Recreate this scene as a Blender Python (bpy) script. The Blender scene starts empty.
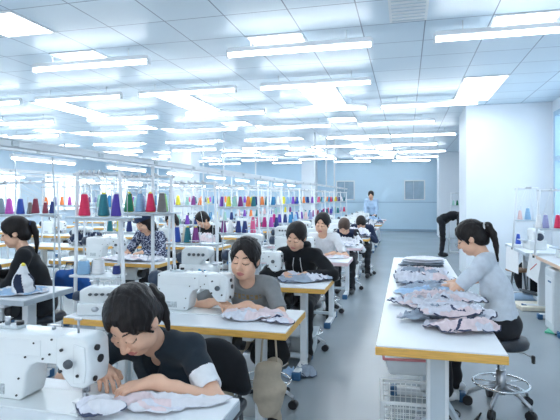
import bpy, bmesh, math, random
import numpy as np
from mathutils import Vector, Matrix, noise as mnoise

scene = bpy.context.scene
COL = scene.collection
R = math.radians
PI = math.pi

# ------------------------------------------------------------------ materials
def _new(name):
    m = bpy.data.materials.new(name); m.use_nodes = True
    nt = m.node_tree; b = nt.nodes['Principled BSDF']
    return m, nt, b

def mat(name, col, rough=.5, metal=0., var=0., scale=20., bump=0., bscale=60., spec=.5, stretch=None, sheen=0.):
    """principled material; a noise texture varies the colour and lifts a bump"""
    m, nt, b = _new(name)
    b.inputs['Roughness'].default_value = rough
    b.inputs['Metallic'].default_value = metal
    b.inputs['Specular IOR Level'].default_value = spec
    if sheen: b.inputs['Sheen Weight'].default_value = sheen
    tc = nt.nodes.new('ShaderNodeTexCoord'); mp = nt.nodes.new('ShaderNodeMapping')
    nt.links.new(tc.outputs['Object'], mp.inputs['Vector'])
    if stretch: mp.inputs['Scale'].default_value = stretch
    n = nt.nodes.new('ShaderNodeTexNoise'); n.inputs['Scale'].default_value = scale
    n.inputs['Detail'].default_value = 3
    nt.links.new(mp.outputs[0], n.inputs['Vector'])
    cr = nt.nodes.new('ShaderNodeValToRGB')
    a = [max(0, c*(1-var)) for c in col]; z = [min(1, c*(1+var)) for c in col]
    cr.color_ramp.elements[0].position = .3; cr.color_ramp.elements[1].position = .7
    cr.color_ramp.elements[0].color = (*a, 1); cr.color_ramp.elements[1].color = (*z, 1)
    nt.links.new(n.outputs['Fac'], cr.inputs['Fac'])
    nt.links.new(cr.outputs['Color'], b.inputs['Base Color'])
    if bump:
        n2 = nt.nodes.new('ShaderNodeTexNoise'); n2.inputs['Scale'].default_value = bscale
        nt.links.new(mp.outputs[0], n2.inputs['Vector'])
        bp = nt.nodes.new('ShaderNodeBump'); bp.inputs['Strength'].default_value = bump
        bp.inputs['Distance'].default_value = .01
        nt.links.new(n2.outputs['Fac'], bp.inputs['Height']); nt.links.new(bp.outputs[0], b.inputs['Normal'])
    return m

def pattern(name, c1, c2, scale, pos=.5, rough=.8, c3=None):
    """hard-edged printed cloth pattern"""
    m, nt, b = _new(name); b.inputs['Roughness'].default_value = rough
    tc = nt.nodes.new('ShaderNodeTexCoord'); n = nt.nodes.new('ShaderNodeTexNoise')
    n.inputs['Scale'].default_value = scale; n.inputs['Detail'].default_value = 1.5
    nt.links.new(tc.outputs['Object'], n.inputs['Vector'])
    cr = nt.nodes.new('ShaderNodeValToRGB'); cr.color_ramp.interpolation = 'CONSTANT'
    cr.color_ramp.elements[0].color = (*c1, 1); cr.color_ramp.elements[1].color = (*c2, 1)
    cr.color_ramp.elements[1].position = pos
    if c3:
        e = cr.color_ramp.elements.new(pos+.1); e.color = (*c3, 1)
    nt.links.new(n.outputs['Fac'], cr.inputs['Fac']); nt.links.new(cr.outputs['Color'], b.inputs['Base Color'])
    return m

def emit(name, col, s):
    m, nt, b = _new(name)
    b.inputs['Base Color'].default_value = (*col, 1)
    b.inputs['Emission Color'].default_value = (*col, 1); b.inputs['Emission Strength'].default_value = s
    return m

def ceiling_mat():
    m, nt, b = _new('ceiling_tile')
    g = nt.nodes.new('ShaderNodeNewGeometry'); mp = nt.nodes.new('ShaderNodeMapping')
    mp.inputs['Location'].default_value = (-.18+.003, -.04+.003, 0)
    br = nt.nodes.new('ShaderNodeTexBrick'); br.offset = 0; br.squash = 1
    br.inputs['Scale'].default_value = 1; br.inputs['Brick Width'].default_value = .6
    br.inputs['Row Height'].default_value = .6; br.inputs['Mortar Size'].default_value = .006
    br.inputs['Mortar Smooth'].default_value = .1
    br.inputs['Color1'].default_value = (.66, .79, .89, 1); br.inputs['Color2'].default_value = (.72, .84, .92, 1)
    br.inputs['Mortar'].default_value = (.22, .29, .38, 1)
    nt.links.new(g.outputs['Position'], mp.inputs['Vector']); nt.links.new(mp.outputs[0], br.inputs['Vector'])
    nt.links.new(br.outputs['Color'], b.inputs['Base Color'])
    b.inputs['Roughness'].default_value = .36
    b.inputs['Specular IOR Level'].default_value = .6
    n = nt.nodes.new('ShaderNodeTexNoise'); n.inputs['Scale'].default_value = 2.2
    nt.links.new(g.outputs['Position'], n.inputs['Vector'])
    bp = nt.nodes.new('ShaderNodeBump'); bp.inputs['Strength'].default_value = .06; bp.inputs['Distance'].default_value = .05
    nt.links.new(n.outputs['Fac'], bp.inputs['Height']); nt.links.new(bp.outputs[0], b.inputs['Normal'])
    return m

M = {}
M['ceiling'] = ceiling_mat()
M['floor'] = mat('floor_epoxy', (.335, .39, .43), .24, var=.07, scale=.9, bump=.05, bscale=3, spec=.5)
M['wall_blue'] = mat('pale_blue_paint', (.58, .76, .89), .55, var=.02, scale=1.5)
M['wall_pale'] = mat('very_pale_blue_paint', (.72, .85, .95), .55, var=.02, scale=1.5)
M['wall_white'] = mat('white_paint', (.76, .82, .88), .5, var=.015, scale=2)
M['blue_frame'] = mat('blue_grey_frame', (.36, .53, .68), .4, var=.03)
M['glass'] = mat('window_glass', (.30, .44, .56), .08, var=.12, scale=3)
M['daylight'] = emit('daylight_pane', (.80, .92, 1.0), 1.0)
M['skirting'] = mat('grey_blue_skirting', (.30, .42, .54), .5, var=.03)
M['tube'] = emit('tube_glow', (.93, .97, 1.0), 10.0)
M['panel'] = emit('panel_glow', (.93, .97, 1.0), 5.5)
M['white_metal'] = mat('white_enamel', (.80, .85, .89), .35, var=.02, scale=8)
M['grey_metal'] = mat('pale_grey_powder_coat', (.58, .67, .74), .4, var=.03, scale=10)
M['steel'] = mat('brushed_steel', (.55, .58, .62), .28, .9, var=.06, scale=60)
M['chrome'] = mat('chrome', (.75, .78, .8), .12, 1., var=.02)
M['dark_metal'] = mat('dark_grey_metal', (.10, .115, .13), .4, .3, var=.05)
M['machine'] = mat('sewing_machine_enamel', (.80, .85, .87), .25, var=.012, scale=12, spec=.55)
M['machine_grey'] = mat('machine_grey', (.55, .62, .66), .35, var=.02)
M['navy_plastic'] = mat('navy_plastic', (.030, .048, .085), .35, var=.08)
M['black_plastic'] = mat('black_plastic', (.018, .02, .024), .4, var=.1)
M['black_vinyl'] = mat('black_vinyl', (.022, .027, .038), .32, var=.1, bump=.1, bscale=90)
M['label_print'] = mat('grey_printed_label', (.45, .5, .53), .5, var=.35, scale=90)
M['blue_cap'] = mat('blue_rubber_cap', (.03, .12, .26), .5, var=.08)
M['laminate'] = mat('white_laminate', (.86, .90, .94), .3, var=.01, scale=5)
M['plywood'] = mat('yellow_plywood_edge', (.82, .47, .11), .5, var=.14, scale=10, stretch=(1, 4, 18))
M['peach_edge'] = mat('peach_edge_band', (.82, .60, .46), .5, var=.05)
M['pink_edge'] = mat('pale_pink_edge_band', (.85, .66, .70), .5, var=.05)
M['grey_edge'] = mat('grey_edge_band', (.50, .57, .63), .45, var=.04)
M['skin'] = mat('skin', (.80, .49, .345), .5, var=.05, scale=14, spec=.35)
M['lip'] = mat('lip', (.62, .22, .20), .42, var=.04)
M['brow'] = mat('eyebrow_hair', (.05, .034, .03), .7, var=.1)
M['lash'] = mat('eyelash', (.02, .014, .014), .6, var=.1)
M['hair'] = mat('black_hair', (.010, .0075, .008), .45, var=.4, scale=40, stretch=(3, 3, .6), bump=.3, bscale=55, spec=.3)
M['hair_brown'] = mat('brown_hair', (.060, .030, .020), .4, var=.35, scale=40, stretch=(3, 3, .6), bump=.35, bscale=55)
CL = lambda n, c, **k: mat(n, c, k.pop('rough', .85), var=k.pop('var', .06), scale=k.pop('scale', 30), bump=.12, bscale=350, spec=.2, sheen=.1, **k)
M['c_navyblack'] = CL('navy_black_cotton', (.018, .028, .040))
M['c_black'] = CL('black_cloth', (.014, .016, .02))
M['c_grey'] = CL('heather_grey_cotton', (.24, .255, .265))
M['c_white'] = CL('white_cotton', (.80, .83, .87))
M['c_paleblue'] = CL('pale_blue_grey_cotton', (.66, .73, .81))
M['c_lightblue'] = CL('light_blue_cotton', (.42, .58, .78))
M['c_beige'] = CL('beige_cotton', (.55, .48, .38))
M['c_navy'] = CL('navy_cloth', (.022, .034, .075))
M['c_blue'] = CL('royal_blue_cloth', (.02, .10, .36))
M['c_trouser'] = CL('charcoal_trousers', (.022, .024, .03))
M['gold_print'] = mat('gold_brown_print', (.30, .20, .09), .6, var=.3, scale=60)
M['p_blouse'] = pattern('navy_floral_print', (.025, .035, .09), (.45, .50, .62), 55, .53)
M['p_bw'] = pattern('black_white_print', (.02, .02, .028), (.78, .80, .84), 16, .5)
M['g_main'] = CL('pale_lilac_grey_jersey', (.72, .74, .82), var=.10)
M['g_pink'] = CL('pale_pink_jersey', (.80, .68, .71), var=.10)
M['g_grey'] = CL('blue_grey_jersey', (.36, .43, .53), var=.10)
M['g_white'] = CL('soft_white_jersey', (.78, .79, .84), var=.05)
M['g_trim'] = CL('dark_navy_trim', (.06, .075, .14))
M['g_teal'] = CL('dark_slate_jersey', (.10, .13, .17), var=.1)
M['g_blue'] = CL('sky_blue_jersey', (.40, .58, .80), var=.08)
M['cork'] = mat('brown_fibreboard', (.38, .22, .13), .7, var=.12)
M['plank'] = mat('pale_card', (.78, .74, .64), .7, var=.05)
M['green'] = mat('mint_green_plastic', (.10, .52, .34), .35, var=.05)
M['pink_plastic'] = mat('pink_plastic', (.68, .25, .28), .4, var=.05)
M['grey_plastic'] = mat('translucent_grey_plastic', (.66, .72, .76), .35, var=.03)
M['white_plastic'] = mat('white_plastic', (.82, .86, .88), .35, var=.02)
M['paper'] = mat('white_paper', (.86, .88, .9), .7, var=.02)
M['red_print'] = mat('red_ink', (.55, .06, .07), .6, var=.05)
M['screen'] = mat('blue_control_screen', (.10, .36, .55), .2, var=.15, scale=40)
M['yellow_core'] = mat('yellow_cone_core', (.85, .74, .08), .45, var=.03)
M['white_core'] = mat('white_cone_core', (.78, .8, .8), .45, var=.03)
M['cable'] = mat('black_cable', (.02, .022, .026), .5, var=.1)

# ------------------------------------------------------------------ mesh helpers
class MB:
    def __init__(s): s.bm = bmesh.new(); s.mats = []
    def mi(s, m):
        if m not in s.mats: s.mats.append(m)
        return s.mats.index(m)
    def _fin(s, faces, m, smooth=False):
        i = s.mi(m)
        for f in faces: f.material_index = i; f.smooth = smooth
    def box(s, c, size, m, bev=0., rot=None, seg=2):
        t = bmesh.new(); bmesh.ops.create_cube(t, size=1)
        bmesh.ops.scale(t, vec=size, verts=t.verts)
        if bev:
            bmesh.ops.bevel(t, geom=t.edges[:], offset=min(bev, min(size)*.49), segments=seg, affect='EDGES', profile=.5)
        mx = Matrix.Translation(c)
        if rot is not None: mx = mx @ (rot.to_4x4() if isinstance(rot, Matrix) else Matrix.Rotation(rot, 4, 'Z'))
        bmesh.ops.transform(t, matrix=mx, verts=t.verts)
        return s._merge(t, m, smooth=bool(bev) and seg > 2)
    def _merge(s, t, m, smooth=False):
        t.verts.index_update(); vs = [s.bm.verts.new(v.co) for v in t.verts]; out = []
        for f in t.faces:
            try: out.append(s.bm.faces.new([vs[v.index] for v in f.verts]))
            except ValueError: pass
        s._fin(out, m, smooth); t.free(); return s
    def cyl(s, a, b, r, m, r2=None, n=14, cap=True, smooth=True):
        a = Vector(a); b = Vector(b); r2 = r if r2 is None else r2
        d = (b-a).normalized(); up = Vector((0, 0, 1)) if abs(d.z) < .95 else Vector((1, 0, 0))
        x = d.cross(up).normalized(); y = d.cross(x)
        rings = []
        for p, q in ((a, r), (b, r2)):
            rings.append([s.bm.verts.new(p+(x*math.cos(2*PI*k/n)+y*math.sin(2*PI*k/n))*q) for k in range(n)])
        fs = [s.bm.faces.new((rings[0][k], rings[0][(k+1) % n], rings[1][(k+1) % n], rings[1][k])) for k in range(n)]
        s._fin(fs, m, smooth)
        if cap:
            s._fin([s.bm.faces.new(rings[0][::-1]), s.bm.faces.new(rings[1])], m)
        return s
    def tube(s, pts, r, m, n=8):
        pts = [Vector(p) for p in pts]; rings = []
        for i, p in enumerate(pts):
            d = (pts[min(i+1, len(pts)-1)]-pts[max(i-1, 0)]).normalized()
            up = Vector((0, 0, 1)) if abs(d.z) < .9 else Vector((1, 0, 0))
            x = d.cross(up).normalized(); y = d.cross(x)
            rr = r[i] if isinstance(r, (list, tuple)) else r
            rings.append([s.bm.verts.new(p+(x*math.cos(2*PI*k/n)+y*math.sin(2*PI*k/n))*rr) for k in range(n)])
        fs = []
        for i in range(len(pts)-1):
            for k in range(n): fs.append(s.bm.faces.new((rings[i][k], rings[i][(k+1) % n], rings[i+1][(k+1) % n], rings[i+1][k])))
        fs += [s.bm.faces.new(rings[0][::-1]), s.bm.faces.new(rings[-1])]
        s._fin(fs, m, True); return s
    def lathe(s, prof, m, c=(0, 0, 0), n=24, axis='Z'):
        rings = []
        for r, z in prof:
            ring = []
            for k in range(n):
                ca, sa = math.cos(2*PI*k/n)*r, math.sin(2*PI*k/n)*r
                p = (ca, sa, z) if axis == 'Z' else ((z, ca, sa) if axis == 'X' else (sa, z, ca))
                ring.append(s.bm.verts.new(Vector(c)+Vector(p)))
            rings.append(ring)
        fs = []
        for i in range(len(rings)-1):
            for k in range(n): fs.append(s.bm.faces.new((rings[i][k], rings[i][(k+1) % n], rings[i+1][(k+1) % n], rings[i+1][k])))
        s._fin(fs, m, True)
        s._fin([s.bm.faces.new(rings[0][::-1]), s.bm.faces.new(rings[-1])], m); return s
    def prism(s, poly, a, b, m, plane='XZ', bev=0.):
        """extrude a 2-D outline from a to b along the third axis"""
        t = bmesh.new()
        def P(u, v, w): return {'XZ': (u, w, v), 'XY': (u, v, w), 'YZ': (w, u, v)}[plane]
        lo = [t.verts.new(P(u, v, a)) for u, v in poly]; hi = [t.verts.new(P(u, v, b)) for u, v in poly]
        n = len(poly); t.faces.new(lo); t.faces.new(hi[::-1])
        for k in range(n): t.faces.new((lo[(k+1) % n], lo[k], hi[k], hi[(k+1) % n]))
        bmesh.ops.recalc_face_normals(t, faces=t.faces)
        if bev:
            es = [e for e in t.edges]
            bmesh.ops.bevel(t, geom=es, offset=bev, segments=3, affect='EDGES', profile=.5, clamp_overlap=True)
        return s._merge(t, m, smooth=bool(bev))
    def split(s, name, parent):
        """one object for each cluster of touching pieces"""
        bm = s.bm; bm.verts.index_update(); seen = {}; isl = []
        for v in bm.verts:
            if v in seen: continue
            st = [v]; cur = []; seen[v] = 1
            while st:
                a = st.pop(); cur.append(a)
                for e in a.link_edges:
                    w = e.other_vert(a)
                    if w not in seen: seen[w] = 1; st.append(w)
            isl.append(cur)
        bb = [([min(v.co[i] for v in c) for i in range(3)], [max(v.co[i] for v in c) for i in range(3)]) for c in isl]
        par = list(range(len(isl)))
        def fd(i):
            while par[i] != i: i = par[i]
            return i
        for i in range(len(isl)):
            for j in range(i):
                if all(bb[i][0][k] <= bb[j][1][k]+.003 and bb[j][0][k] <= bb[i][1][k]+.003 for k in range(3)): par[fd(i)] = fd(j)
        groups = {}
        for i in range(len(isl)): groups.setdefault(fd(i), []).append(i)
        for g in groups.values():
            t = MB(); t.mats = list(s.mats); mp = {}
            for i in g:
                for v in isl[i]: mp[v] = t.bm.verts.new(v.co)
            for f in bm.faces:
                if f.verts[0] in mp:
                    n = t.bm.faces.new([mp[v] for v in f.verts]); n.material_index = f.material_index; n.smooth = f.smooth
            t.build(name, parent)
        bm.free()
    def build(s, name, parent=None, loc=None, rotz=None):
        bmesh.ops.recalc_face_normals(s.bm, faces=s.bm.faces)
        me = bpy.data.meshes.new(name); s.bm.to_mesh(me); s.bm.free()
        for m in s.mats: me.materials.append(m)
        o = bpy.data.objects.new(name, me); COL.objects.link(o)
        if parent: o.parent = parent
        if loc is not None: o.location = loc
        if rotz is not None: o.rotation_euler = (0, 0, rotz)
        return o

def empty(name, loc=(0, 0, 0), rz=0):
    o = bpy.data.objects.new(name, None); COL.objects.link(o)
    o.location = loc; o.rotation_euler = (0, 0, rz); o.empty_display_size = .1
    return o
def tag(o, label, cat, group=None):
    o['label'] = label; o['category'] = cat
    if group: o['group'] = group
    return o
def structure(o): o['kind'] = 'structure'; return o
KIDS = {}
def copy_tree(o, loc=None, rz=None, parent=None):
    c = o.copy(); COL.objects.link(c)
    if parent is not None: c.parent = parent
    if loc is not None: c.location = loc
    if rz is not None: c.rotation_euler = (0, 0, rz)
    for ch in list(o.children): copy_tree(ch, parent=c)
    return c

# ------------------------------------------------------------------ signed-distance modelling (people, hair, clothes)
class SDF:
    def __init__(s, lo, hi, h):
        s.lo = np.array(lo, float); s.h = h
        s.n = np.ceil((np.array(hi)-s.lo)/h).astype(int)+1
        s.D = np.full(tuple(s.n), .06, np.float32)
    def _slice(s, lo, hi):
        a = np.maximum(np.floor((lo-s.lo)/s.h).astype(int), 0); b = np.minimum(np.ceil((hi-s.lo)/s.h).astype(int)+1, s.n)
        if np.any(b <= a): return None
        g = np.meshgrid(*[(s.lo[i]+s.h*np.arange(a[i], b[i])).astype(np.float32) for i in range(3)], indexing='ij', sparse=True)
        return tuple(slice(a[i], b[i]) for i in range(3)), g
    def _put(s, sl, d, k, op):
        A = s.D[sl]
        if op == 'add':
            hh = np.clip(.5+.5*(A-d)/k, 0, 1); s.D[sl] = A+(d-A)*hh-k*hh*(1-hh)
        else:
            d = -d; hh = np.clip(.5-.5*(A-d)/k, 0, 1); s.D[sl] = A+(d-A)*hh+k*hh*(1-hh)
    def cap(s, a, b, ra, rb, k=.012, op='add'):
        a = np.array(a, float); b = np.array(b, float); mr = max(ra, rb)+k+2*s.h
        r = s._slice(np.minimum(a, b)-mr, np.maximum(a, b)+mr)
        if r is None: return
        sl, (X, Y, Z) = r; ba = b-a; L = max(float(ba@ba), 1e-9)
        t = np.clip(((X-a[0])*ba[0]+(Y-a[1])*ba[1]+(Z-a[2])*ba[2])/L, 0, 1)
        d = np.sqrt((X-a[0]-t*ba[0])**2+(Y-a[1]-t*ba[1])**2+(Z-a[2]-t*ba[2])**2)-(ra+(rb-ra)*t)
        s._put(sl, d, k, op)
    def ell(s, c, rad, axes=None, k=.012, op='add'):
        c = np.array(c, float); rad = np.array(rad, float); A = np.eye(3) if axes is None else np.array(axes, float)
        ext = np.sqrt(((A*rad[:, None])**2).sum(0))+k+2*s.h      # rows of A are the axes
        r = s._slice(c-ext, c+ext)
        if r is None: return
        sl, (X, Y, Z) = r; x, y, z = X-c[0], Y-c[1], Z-c[2]
        q = [(x*A[i, 0]+y*A[i, 1]+z*A[i, 2])/rad[i] for i in range(3)]
        k0 = np.sqrt(q[0]**2+q[1]**2+q[2]**2)+1e-6
        k1 = np.sqrt((q[0]/rad[0])**2+(q[1]/rad[1])**2+(q[2]/rad[2])**2)+1e-6
        s._put(sl, k0*(k0-1)/k1, k, op)
    def wrinkle(s, amp, freq, seed):
        rs = np.random.RandomState(seed)
        g = np.meshgrid(*[(s.lo[i]+s.h*np.arange(s.n[i])).astype(np.float32) for i in range(3)], indexing='ij', sparse=True)
        for j in range(5):
            w = rs.normal(size=3); w /= np.linalg.norm(w); w *= freq*(.6+.9*rs.rand()); p = rs.rand()*6
            w2 = rs.normal(size=3)*freq*.35
            ph = g[0]*w[0]+g[1]*w[1]+g[2]*w[2]+p
            s.D += (amp/(1+.4*j))*np.sin(ph+1.5*np.sin(g[0]*w2[0]+g[1]*w2[1]+g[2]*w2[2]))
    def mesh(s):
        D = s.D; D[0] = D[-1] = .05; D[:, 0] = D[:, -1] = .05; D[:, :, 0] = D[:, :, -1] = .05
        I = D < 0; nx, ny, nz = D.shape
        cs = [(i, j, k) for i in (0, 1) for j in (0, 1) for k in (0, 1)]
        sub = lambda A, c: A[c[0]:nx-1+c[0], c[1]:ny-1+c[1], c[2]:nz-1+c[2]]
        cnt = np.zeros((nx-1, ny-1, nz-1), np.uint8)
        for c in cs: cnt += sub(I, c)
        act = np.argwhere((cnt > 0) & (cnt < 8))
        val = np.stack([D[act[:, 0]+c[0], act[:, 1]+c[1], act[:, 2]+c[2]] for c in cs], 1)
        pos = np.zeros((len(act), 3)); m = np.zeros(len(act))
        for a in range(8):
            for b in range(a+1, 8):
                if sum(abs(cs[a][q]-cs[b][q]) for q in range(3)) != 1: continue
                va, vb = val[:, a], val[:, b]; x = (va < 0) != (vb < 0)
                t = np.where(x, va/np.where(x, va-vb, 1), 0)
                pos += np.where(x[:, None], np.array(cs[a])+t[:, None]*(np.array(cs[b])-np.array(cs[a])), 0); m += x
        V = s.lo+s.h*(act+pos/m[:, None])
        idx = np.full((nx-1, ny-1, nz-1), -1, np.int64); idx[act[:, 0], act[:, 1], act[:, 2]] = np.arange(len(act))
        F = []
        for ax in range(3):
            sl0 = [slice(None)]*3; sl1 = [slice(None)]*3
            sl0[ax] = slice(0, -1); sl1[ax] = slice(1, None)
            A, B = I[tuple(sl0)], I[tuple(sl1)]
            e = np.argwhere(A != B); u, v = (ax+1) % 3, (ax+2) % 3
            e = e[(e[:, u] > 0) & (e[:, v] > 0) & (e[:, u] < D.shape[u]-1) & (e[:, v] < D.shape[v]-1)]
            q = []
            for du, dv in ((1, 1), (0, 1), (0, 0), (1, 0)):
                c = e.copy(); c[:, u] -= du; c[:, v] -= dv; q.append(idx[c[:, 0], c[:, 1], c[:, 2]])
            q = np.stack(q, 1); fl = ~A[e[:, 0], e[:, 1], e[:, 2]]
            q[fl] = q[fl][:, ::-1]; F.append(q)
        F = np.concatenate(F); F = F[(F >= 0).all(1)]
        return V, F
def mesh_obj(name, V, F, mats, parent, mid=None):
    me = bpy.data.meshes.new(name)
    me.vertices.add(len(V)); me.vertices.foreach_set('co', V.astype(np.float32).ravel())
    me.loops.add(F.size); me.loops.foreach_set('vertex_index', F.astype(np.int32).ravel())
    me.polygons.add(len(F)); me.polygons.foreach_set('loop_start', np.arange(0, F.size, F.shape[1], dtype=np.int32))
    for m in mats: me.materials.append(m)
    if mid is not None: me.polygons.foreach_set('material_index', mid.astype(np.int32))
    me.polygons.foreach_set('use_smooth', np.ones(len(F), bool))
    me.update(calc_edges=True); me.validate()
    o = bpy.data.objects.new(name, me); COL.objects.link(o)
    if parent: o.parent = parent
    return o

# ------------------------------------------------------------------ people
def V3(*a): return np.array(a, float)
def unit(v): v = np.array(v, float); return v/np.linalg.norm(v)
def ik(S, W, a, b, pole):
    d = W-S; L = np.linalg.norm(d)
    if L > (a+b)*.995: W = S+d/L*(a+b)*.995; d = W-S; L = np.linalg.norm(d)
    x = (a*a-b*b+L*L)/(2*L); y = math.sqrt(max(a*a-x*x, 1e-8)); e = d/L
    p = np.array(pole, float); p = p-e*(p@e); p = unit(p)
    return S+e*x+p*y, W
def hand(s, W, d, n, side, curl, k=.004, sc=1.0):
    d = unit(d); n = unit(np.array(n, float)-d*(np.array(n)@d)); th = np.cross(d, n)*(1 if side == 'L' else -1)
    s.cap(W-d*.02, W+d*.03, .024, .022, .02)
    lat = [.030, .010, -.010, -.028]; ln = [.068, .078, .072, .056]; kn = [.088, .092, .086, .076]
    for q in range(4):
        K = W+(d*kn[q]+th*lat[q])*sc
        s.cap(W+(d*.02+th*lat[q]*.55)*sc, K, .0145*sc, .0112*sc, .012)
        a = R(curl*.35); p = K; r = .0092*sc; dd = unit(d+th*lat[q]*4)
        for j, f in enumerate((.46, .31, .23)):
            v = dd*math.cos(a)-n*math.sin(a); e = p+v*ln[q]*f*sc
            s.cap(p, e, r, r*.92, k); p = e; r *= .9; a += R(curl*(.8 if j == 0 else .6))
    b = W+(d*.022+th*.022)*sc-n*.004; m = b+unit(d*.62+th*.75-n*.25)*.044*sc; t = m+unit(d*.95+th*.12-n*.25)*.030*sc
    s.cap(b, m, .0155*sc, .0118*sc, .012); s.cap(m, t, .0108*sc, .0088*sc, .004)

def person(label, loc, rz, hL, hR, shirt, h=.005, sh=.48, l1=18, l2=30, hp=40, hy=0, hr=0, hs=1.06, sleeve='long', dL=(-.5, -.85, -.1),
           dR=(.5, -.85, -.1), curl=45, poleL=(.7, .5, -.6), poleR=(-.7, .5, -.6), hair='back', hair_m='hair', trousers='c_trouser', shoe='black_plastic',
           shirt_mats=None, classify=None, neck='crew', stand=False, glasses=False, fringe=False, group=None, pony=None, wide=1., legs=(.11, .11), cap_m=None,
           thin=1., hood=False, mask=False, fine_hair=None):
    root = empty('person', loc, rz); tag(root, label, 'person', group)
    P = V3(0, 0, sh+.10); a1, a2 = R(l1), R(l2)
    u1 = V3(0, -math.sin(a1), math.cos(a1)); u2 = V3(0, -math.sin(a2), math.cos(a2)); X = V3(1, 0, 0)
    f1 = V3(0, -math.cos(a1), -math.sin(a1)); f2 = V3(0, -math.cos(a2), -math.sin(a2))
    C = P+.25*u1; N = C+.235*u2
    # head frame
    ph, yh, rh = R(hp), R(hy), R(hr)
    Fm = Matrix.Rotation(yh, 3, 'Z') @ Matrix.Rotation(ph, 3, 'X') @ Matrix.Rotation(rh, 3, 'Y')
    hx = np.array(Fm @ Vector((1, 0, 0))); hf = np.array(Fm @ Vector((0, -1, 0))); hu = np.array(Fm @ Vector((0, 0, 1)))
    an = R(l2*.55+hp*.4); un = V3(0, -math.sin(an), math.cos(an))
    Hc = N+un*.075+hu*.085*hs+hf*.018
    axes = np.stack([hx, hf, hu])
    hq = lambda x, f, u: Hc+hs*(x*hx+f*hf+u*hu)
    S = {'L': N-.04*u2+X*.155*wide+f2*.005, 'R': N-.04*u2-X*.155*wide+f2*.005}
    El, Wr = {}, {}
    for sd, tgt, pole in (('L', hL, poleL), ('R', hR, poleR)):
        El[sd], Wr[sd] = ik(S[sd], V3(*tgt), .275, .245, pole)
    pts = [P, C, N, Hc+hu*.12, Hc+hf*.12, Hc-hf*.12, *S.values(), *El.values(), *Wr.values()]
    for sd, d in (('L', dL), ('R', dR)): pts.append(Wr[sd]+unit(d)*.19)
    lo = np.min(pts, 0)-.17; hi = np.max(pts, 0)+.10
    # ---- body: head, neck, trunk, arms and hands in one surface
    s = SDF(lo, hi, h)
    s.ell(P+u1*.03, (.12*wide, .075, .12), k=.02); s.cap(P, C, .068, .066, .02)
    s.ell(C+u2*.06, (.115*wide, .066, .14), np.stack([X, f2, u2]), k=.03)
    for sd in 'LR':
        s.cap(N-.03*u2, S[sd], .045, .04, .02)
        s.cap(S[sd], El[sd], .044, .036, .015); s.cap(El[sd], El[sd]*.35+Wr[sd]*.65, .036, .029, .015); s.cap(El[sd]*.35+Wr[sd]*.65, Wr[sd], .029, .023, .015)
        hand(s, Wr[sd], dL if sd == 'L' else dR, V3(0, 0, 1), sd, curl)
    s.cap(N-.02*u2, hq(0, -.015, -.06), .054, .05, .02)
    E = lambda x, f, u, a, b, c, k=.012, op='add': s.ell(hq(x, f, u), (a*hs, b*hs, c*hs), axes, k, op)
    E(0, -.015, .036, .074, .092, .080); E(0, .028, -.03, .062, .058, .080, .02)
    E(0, .048, -.082, .036, .032, .028, .02)
    for q in (-1, 1):
        E(q*.036, .058, -.028, .026, .024, .028, .02); E(q*.048, .02, -.06, .02, .035, .03, .02)
    for q in (-1, 1): E(q*.031, .100, .008, .018, .014, .011, .012, 'sub')
    for q in (-1, 1): E(q*.031, .074, .005, .0165, .013, .011, .005)
    s.cap(hq(0, .080, .012), hq(0, .100, -.026), .008*hs, .0115*hs, .008)
    for q in (-1, 1): E(q*.011, .092, -.030, .0085, .010, .0075, .005)
    E(0, .081, -.056, .022, .011, .0068, .005); E(0, .079, -.068, .019, .011, .0072, .005)
    for q in (-1, 1): E(q*.074, -.012, -.008, .010, .020, .032, .006)
    V, F = s.mesh(); fc = V[F].mean(1)-Hc
    x = np.abs(fc@hx)/hs; f = fc@hf/hs; u = fc@hu/hs; mid = np.zeros(len(F), int)
    front = (f > .045) & (f < .13) & (u > -.12)
    mid[front & (((x/.023)**2+((u+.062)/.0115)**2) < 1) & (f > .074)] = 1
    bt = (x-.012)/.040; mid[front & (bt > 0) & (bt < 1) & (np.abs(u-(.029+.008*np.sin(np.clip(bt, 0, 1)*2.6)-.006*bt)) < .0036)] = 2
    et = (x-.031)/.018; mid[front & (np.abs(et) < 1) & (np.abs(u-(-.0045+.005*et*et)) < .0026)] = 3
    body = mesh_obj('body', V, F, [M['skin'], M['lip'], M['brow'], M['lash']], root, mid)
    # ---- hair
    hh = fine_hair or h
    tails = []
    if hair == 'pony':
        t0 = hq(0, -.108, .04); tails = [t0] + [t0+V3(*p) for p in (pony or [(0, .04, -.005), (0, .065, -.07), (0, .07, -.15), (0, .06, -.24)])]
    hl = np.min([Hc-.15*hs]+tails, 0)-.05; hhi = np.max([Hc+.15*hs]+tails, 0)+.05
    s = SDF(hl, hhi, hh)
    E = lambda x, f, u, a, b, c, k=.012, op='add': s.ell(hq(x, f, u), (a*hs, b*hs, c*hs), axes, k, op)
    E(0, -.018, .038, .086, .104, .092); E(0, -.058, -.025, .072, .060, .072, .02)
    for q in (-1, 1): E(q*.060, -.002, .020, .026, .048, .050, .01)
    if hair in ('long', 'bob'):
        for q in (-1, 1): E(q*.066, -.02, -.05, .03, .055, .085, .02)
        E(0, -.075, -.07, .075, .045, .11, .02)
    if hair == 'bun': E(0, -.125, .02, .042, .036, .042, .008)
    E(0, .127, -.030, .090, .092, .112, .006, 'sub')
    s.cap(hq(0, .100, .010), hq(0, .088, .108), .060*hs, .010*hs, .006, 'sub')
    E(0, .02, -.115, .068, .10, .055, .01, 'sub')
    if hair not in ('long', 'bob'):
        for q in (-1, 1):
            E(q*.092, .012, -.045, .026, .042, .044, .006, 'sub'); E(q*.078, .068, -.032, .034, .046, .062, .006, 'sub')
    E(0, .05, .148, .004, .12, .020, .006, 'sub')
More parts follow.
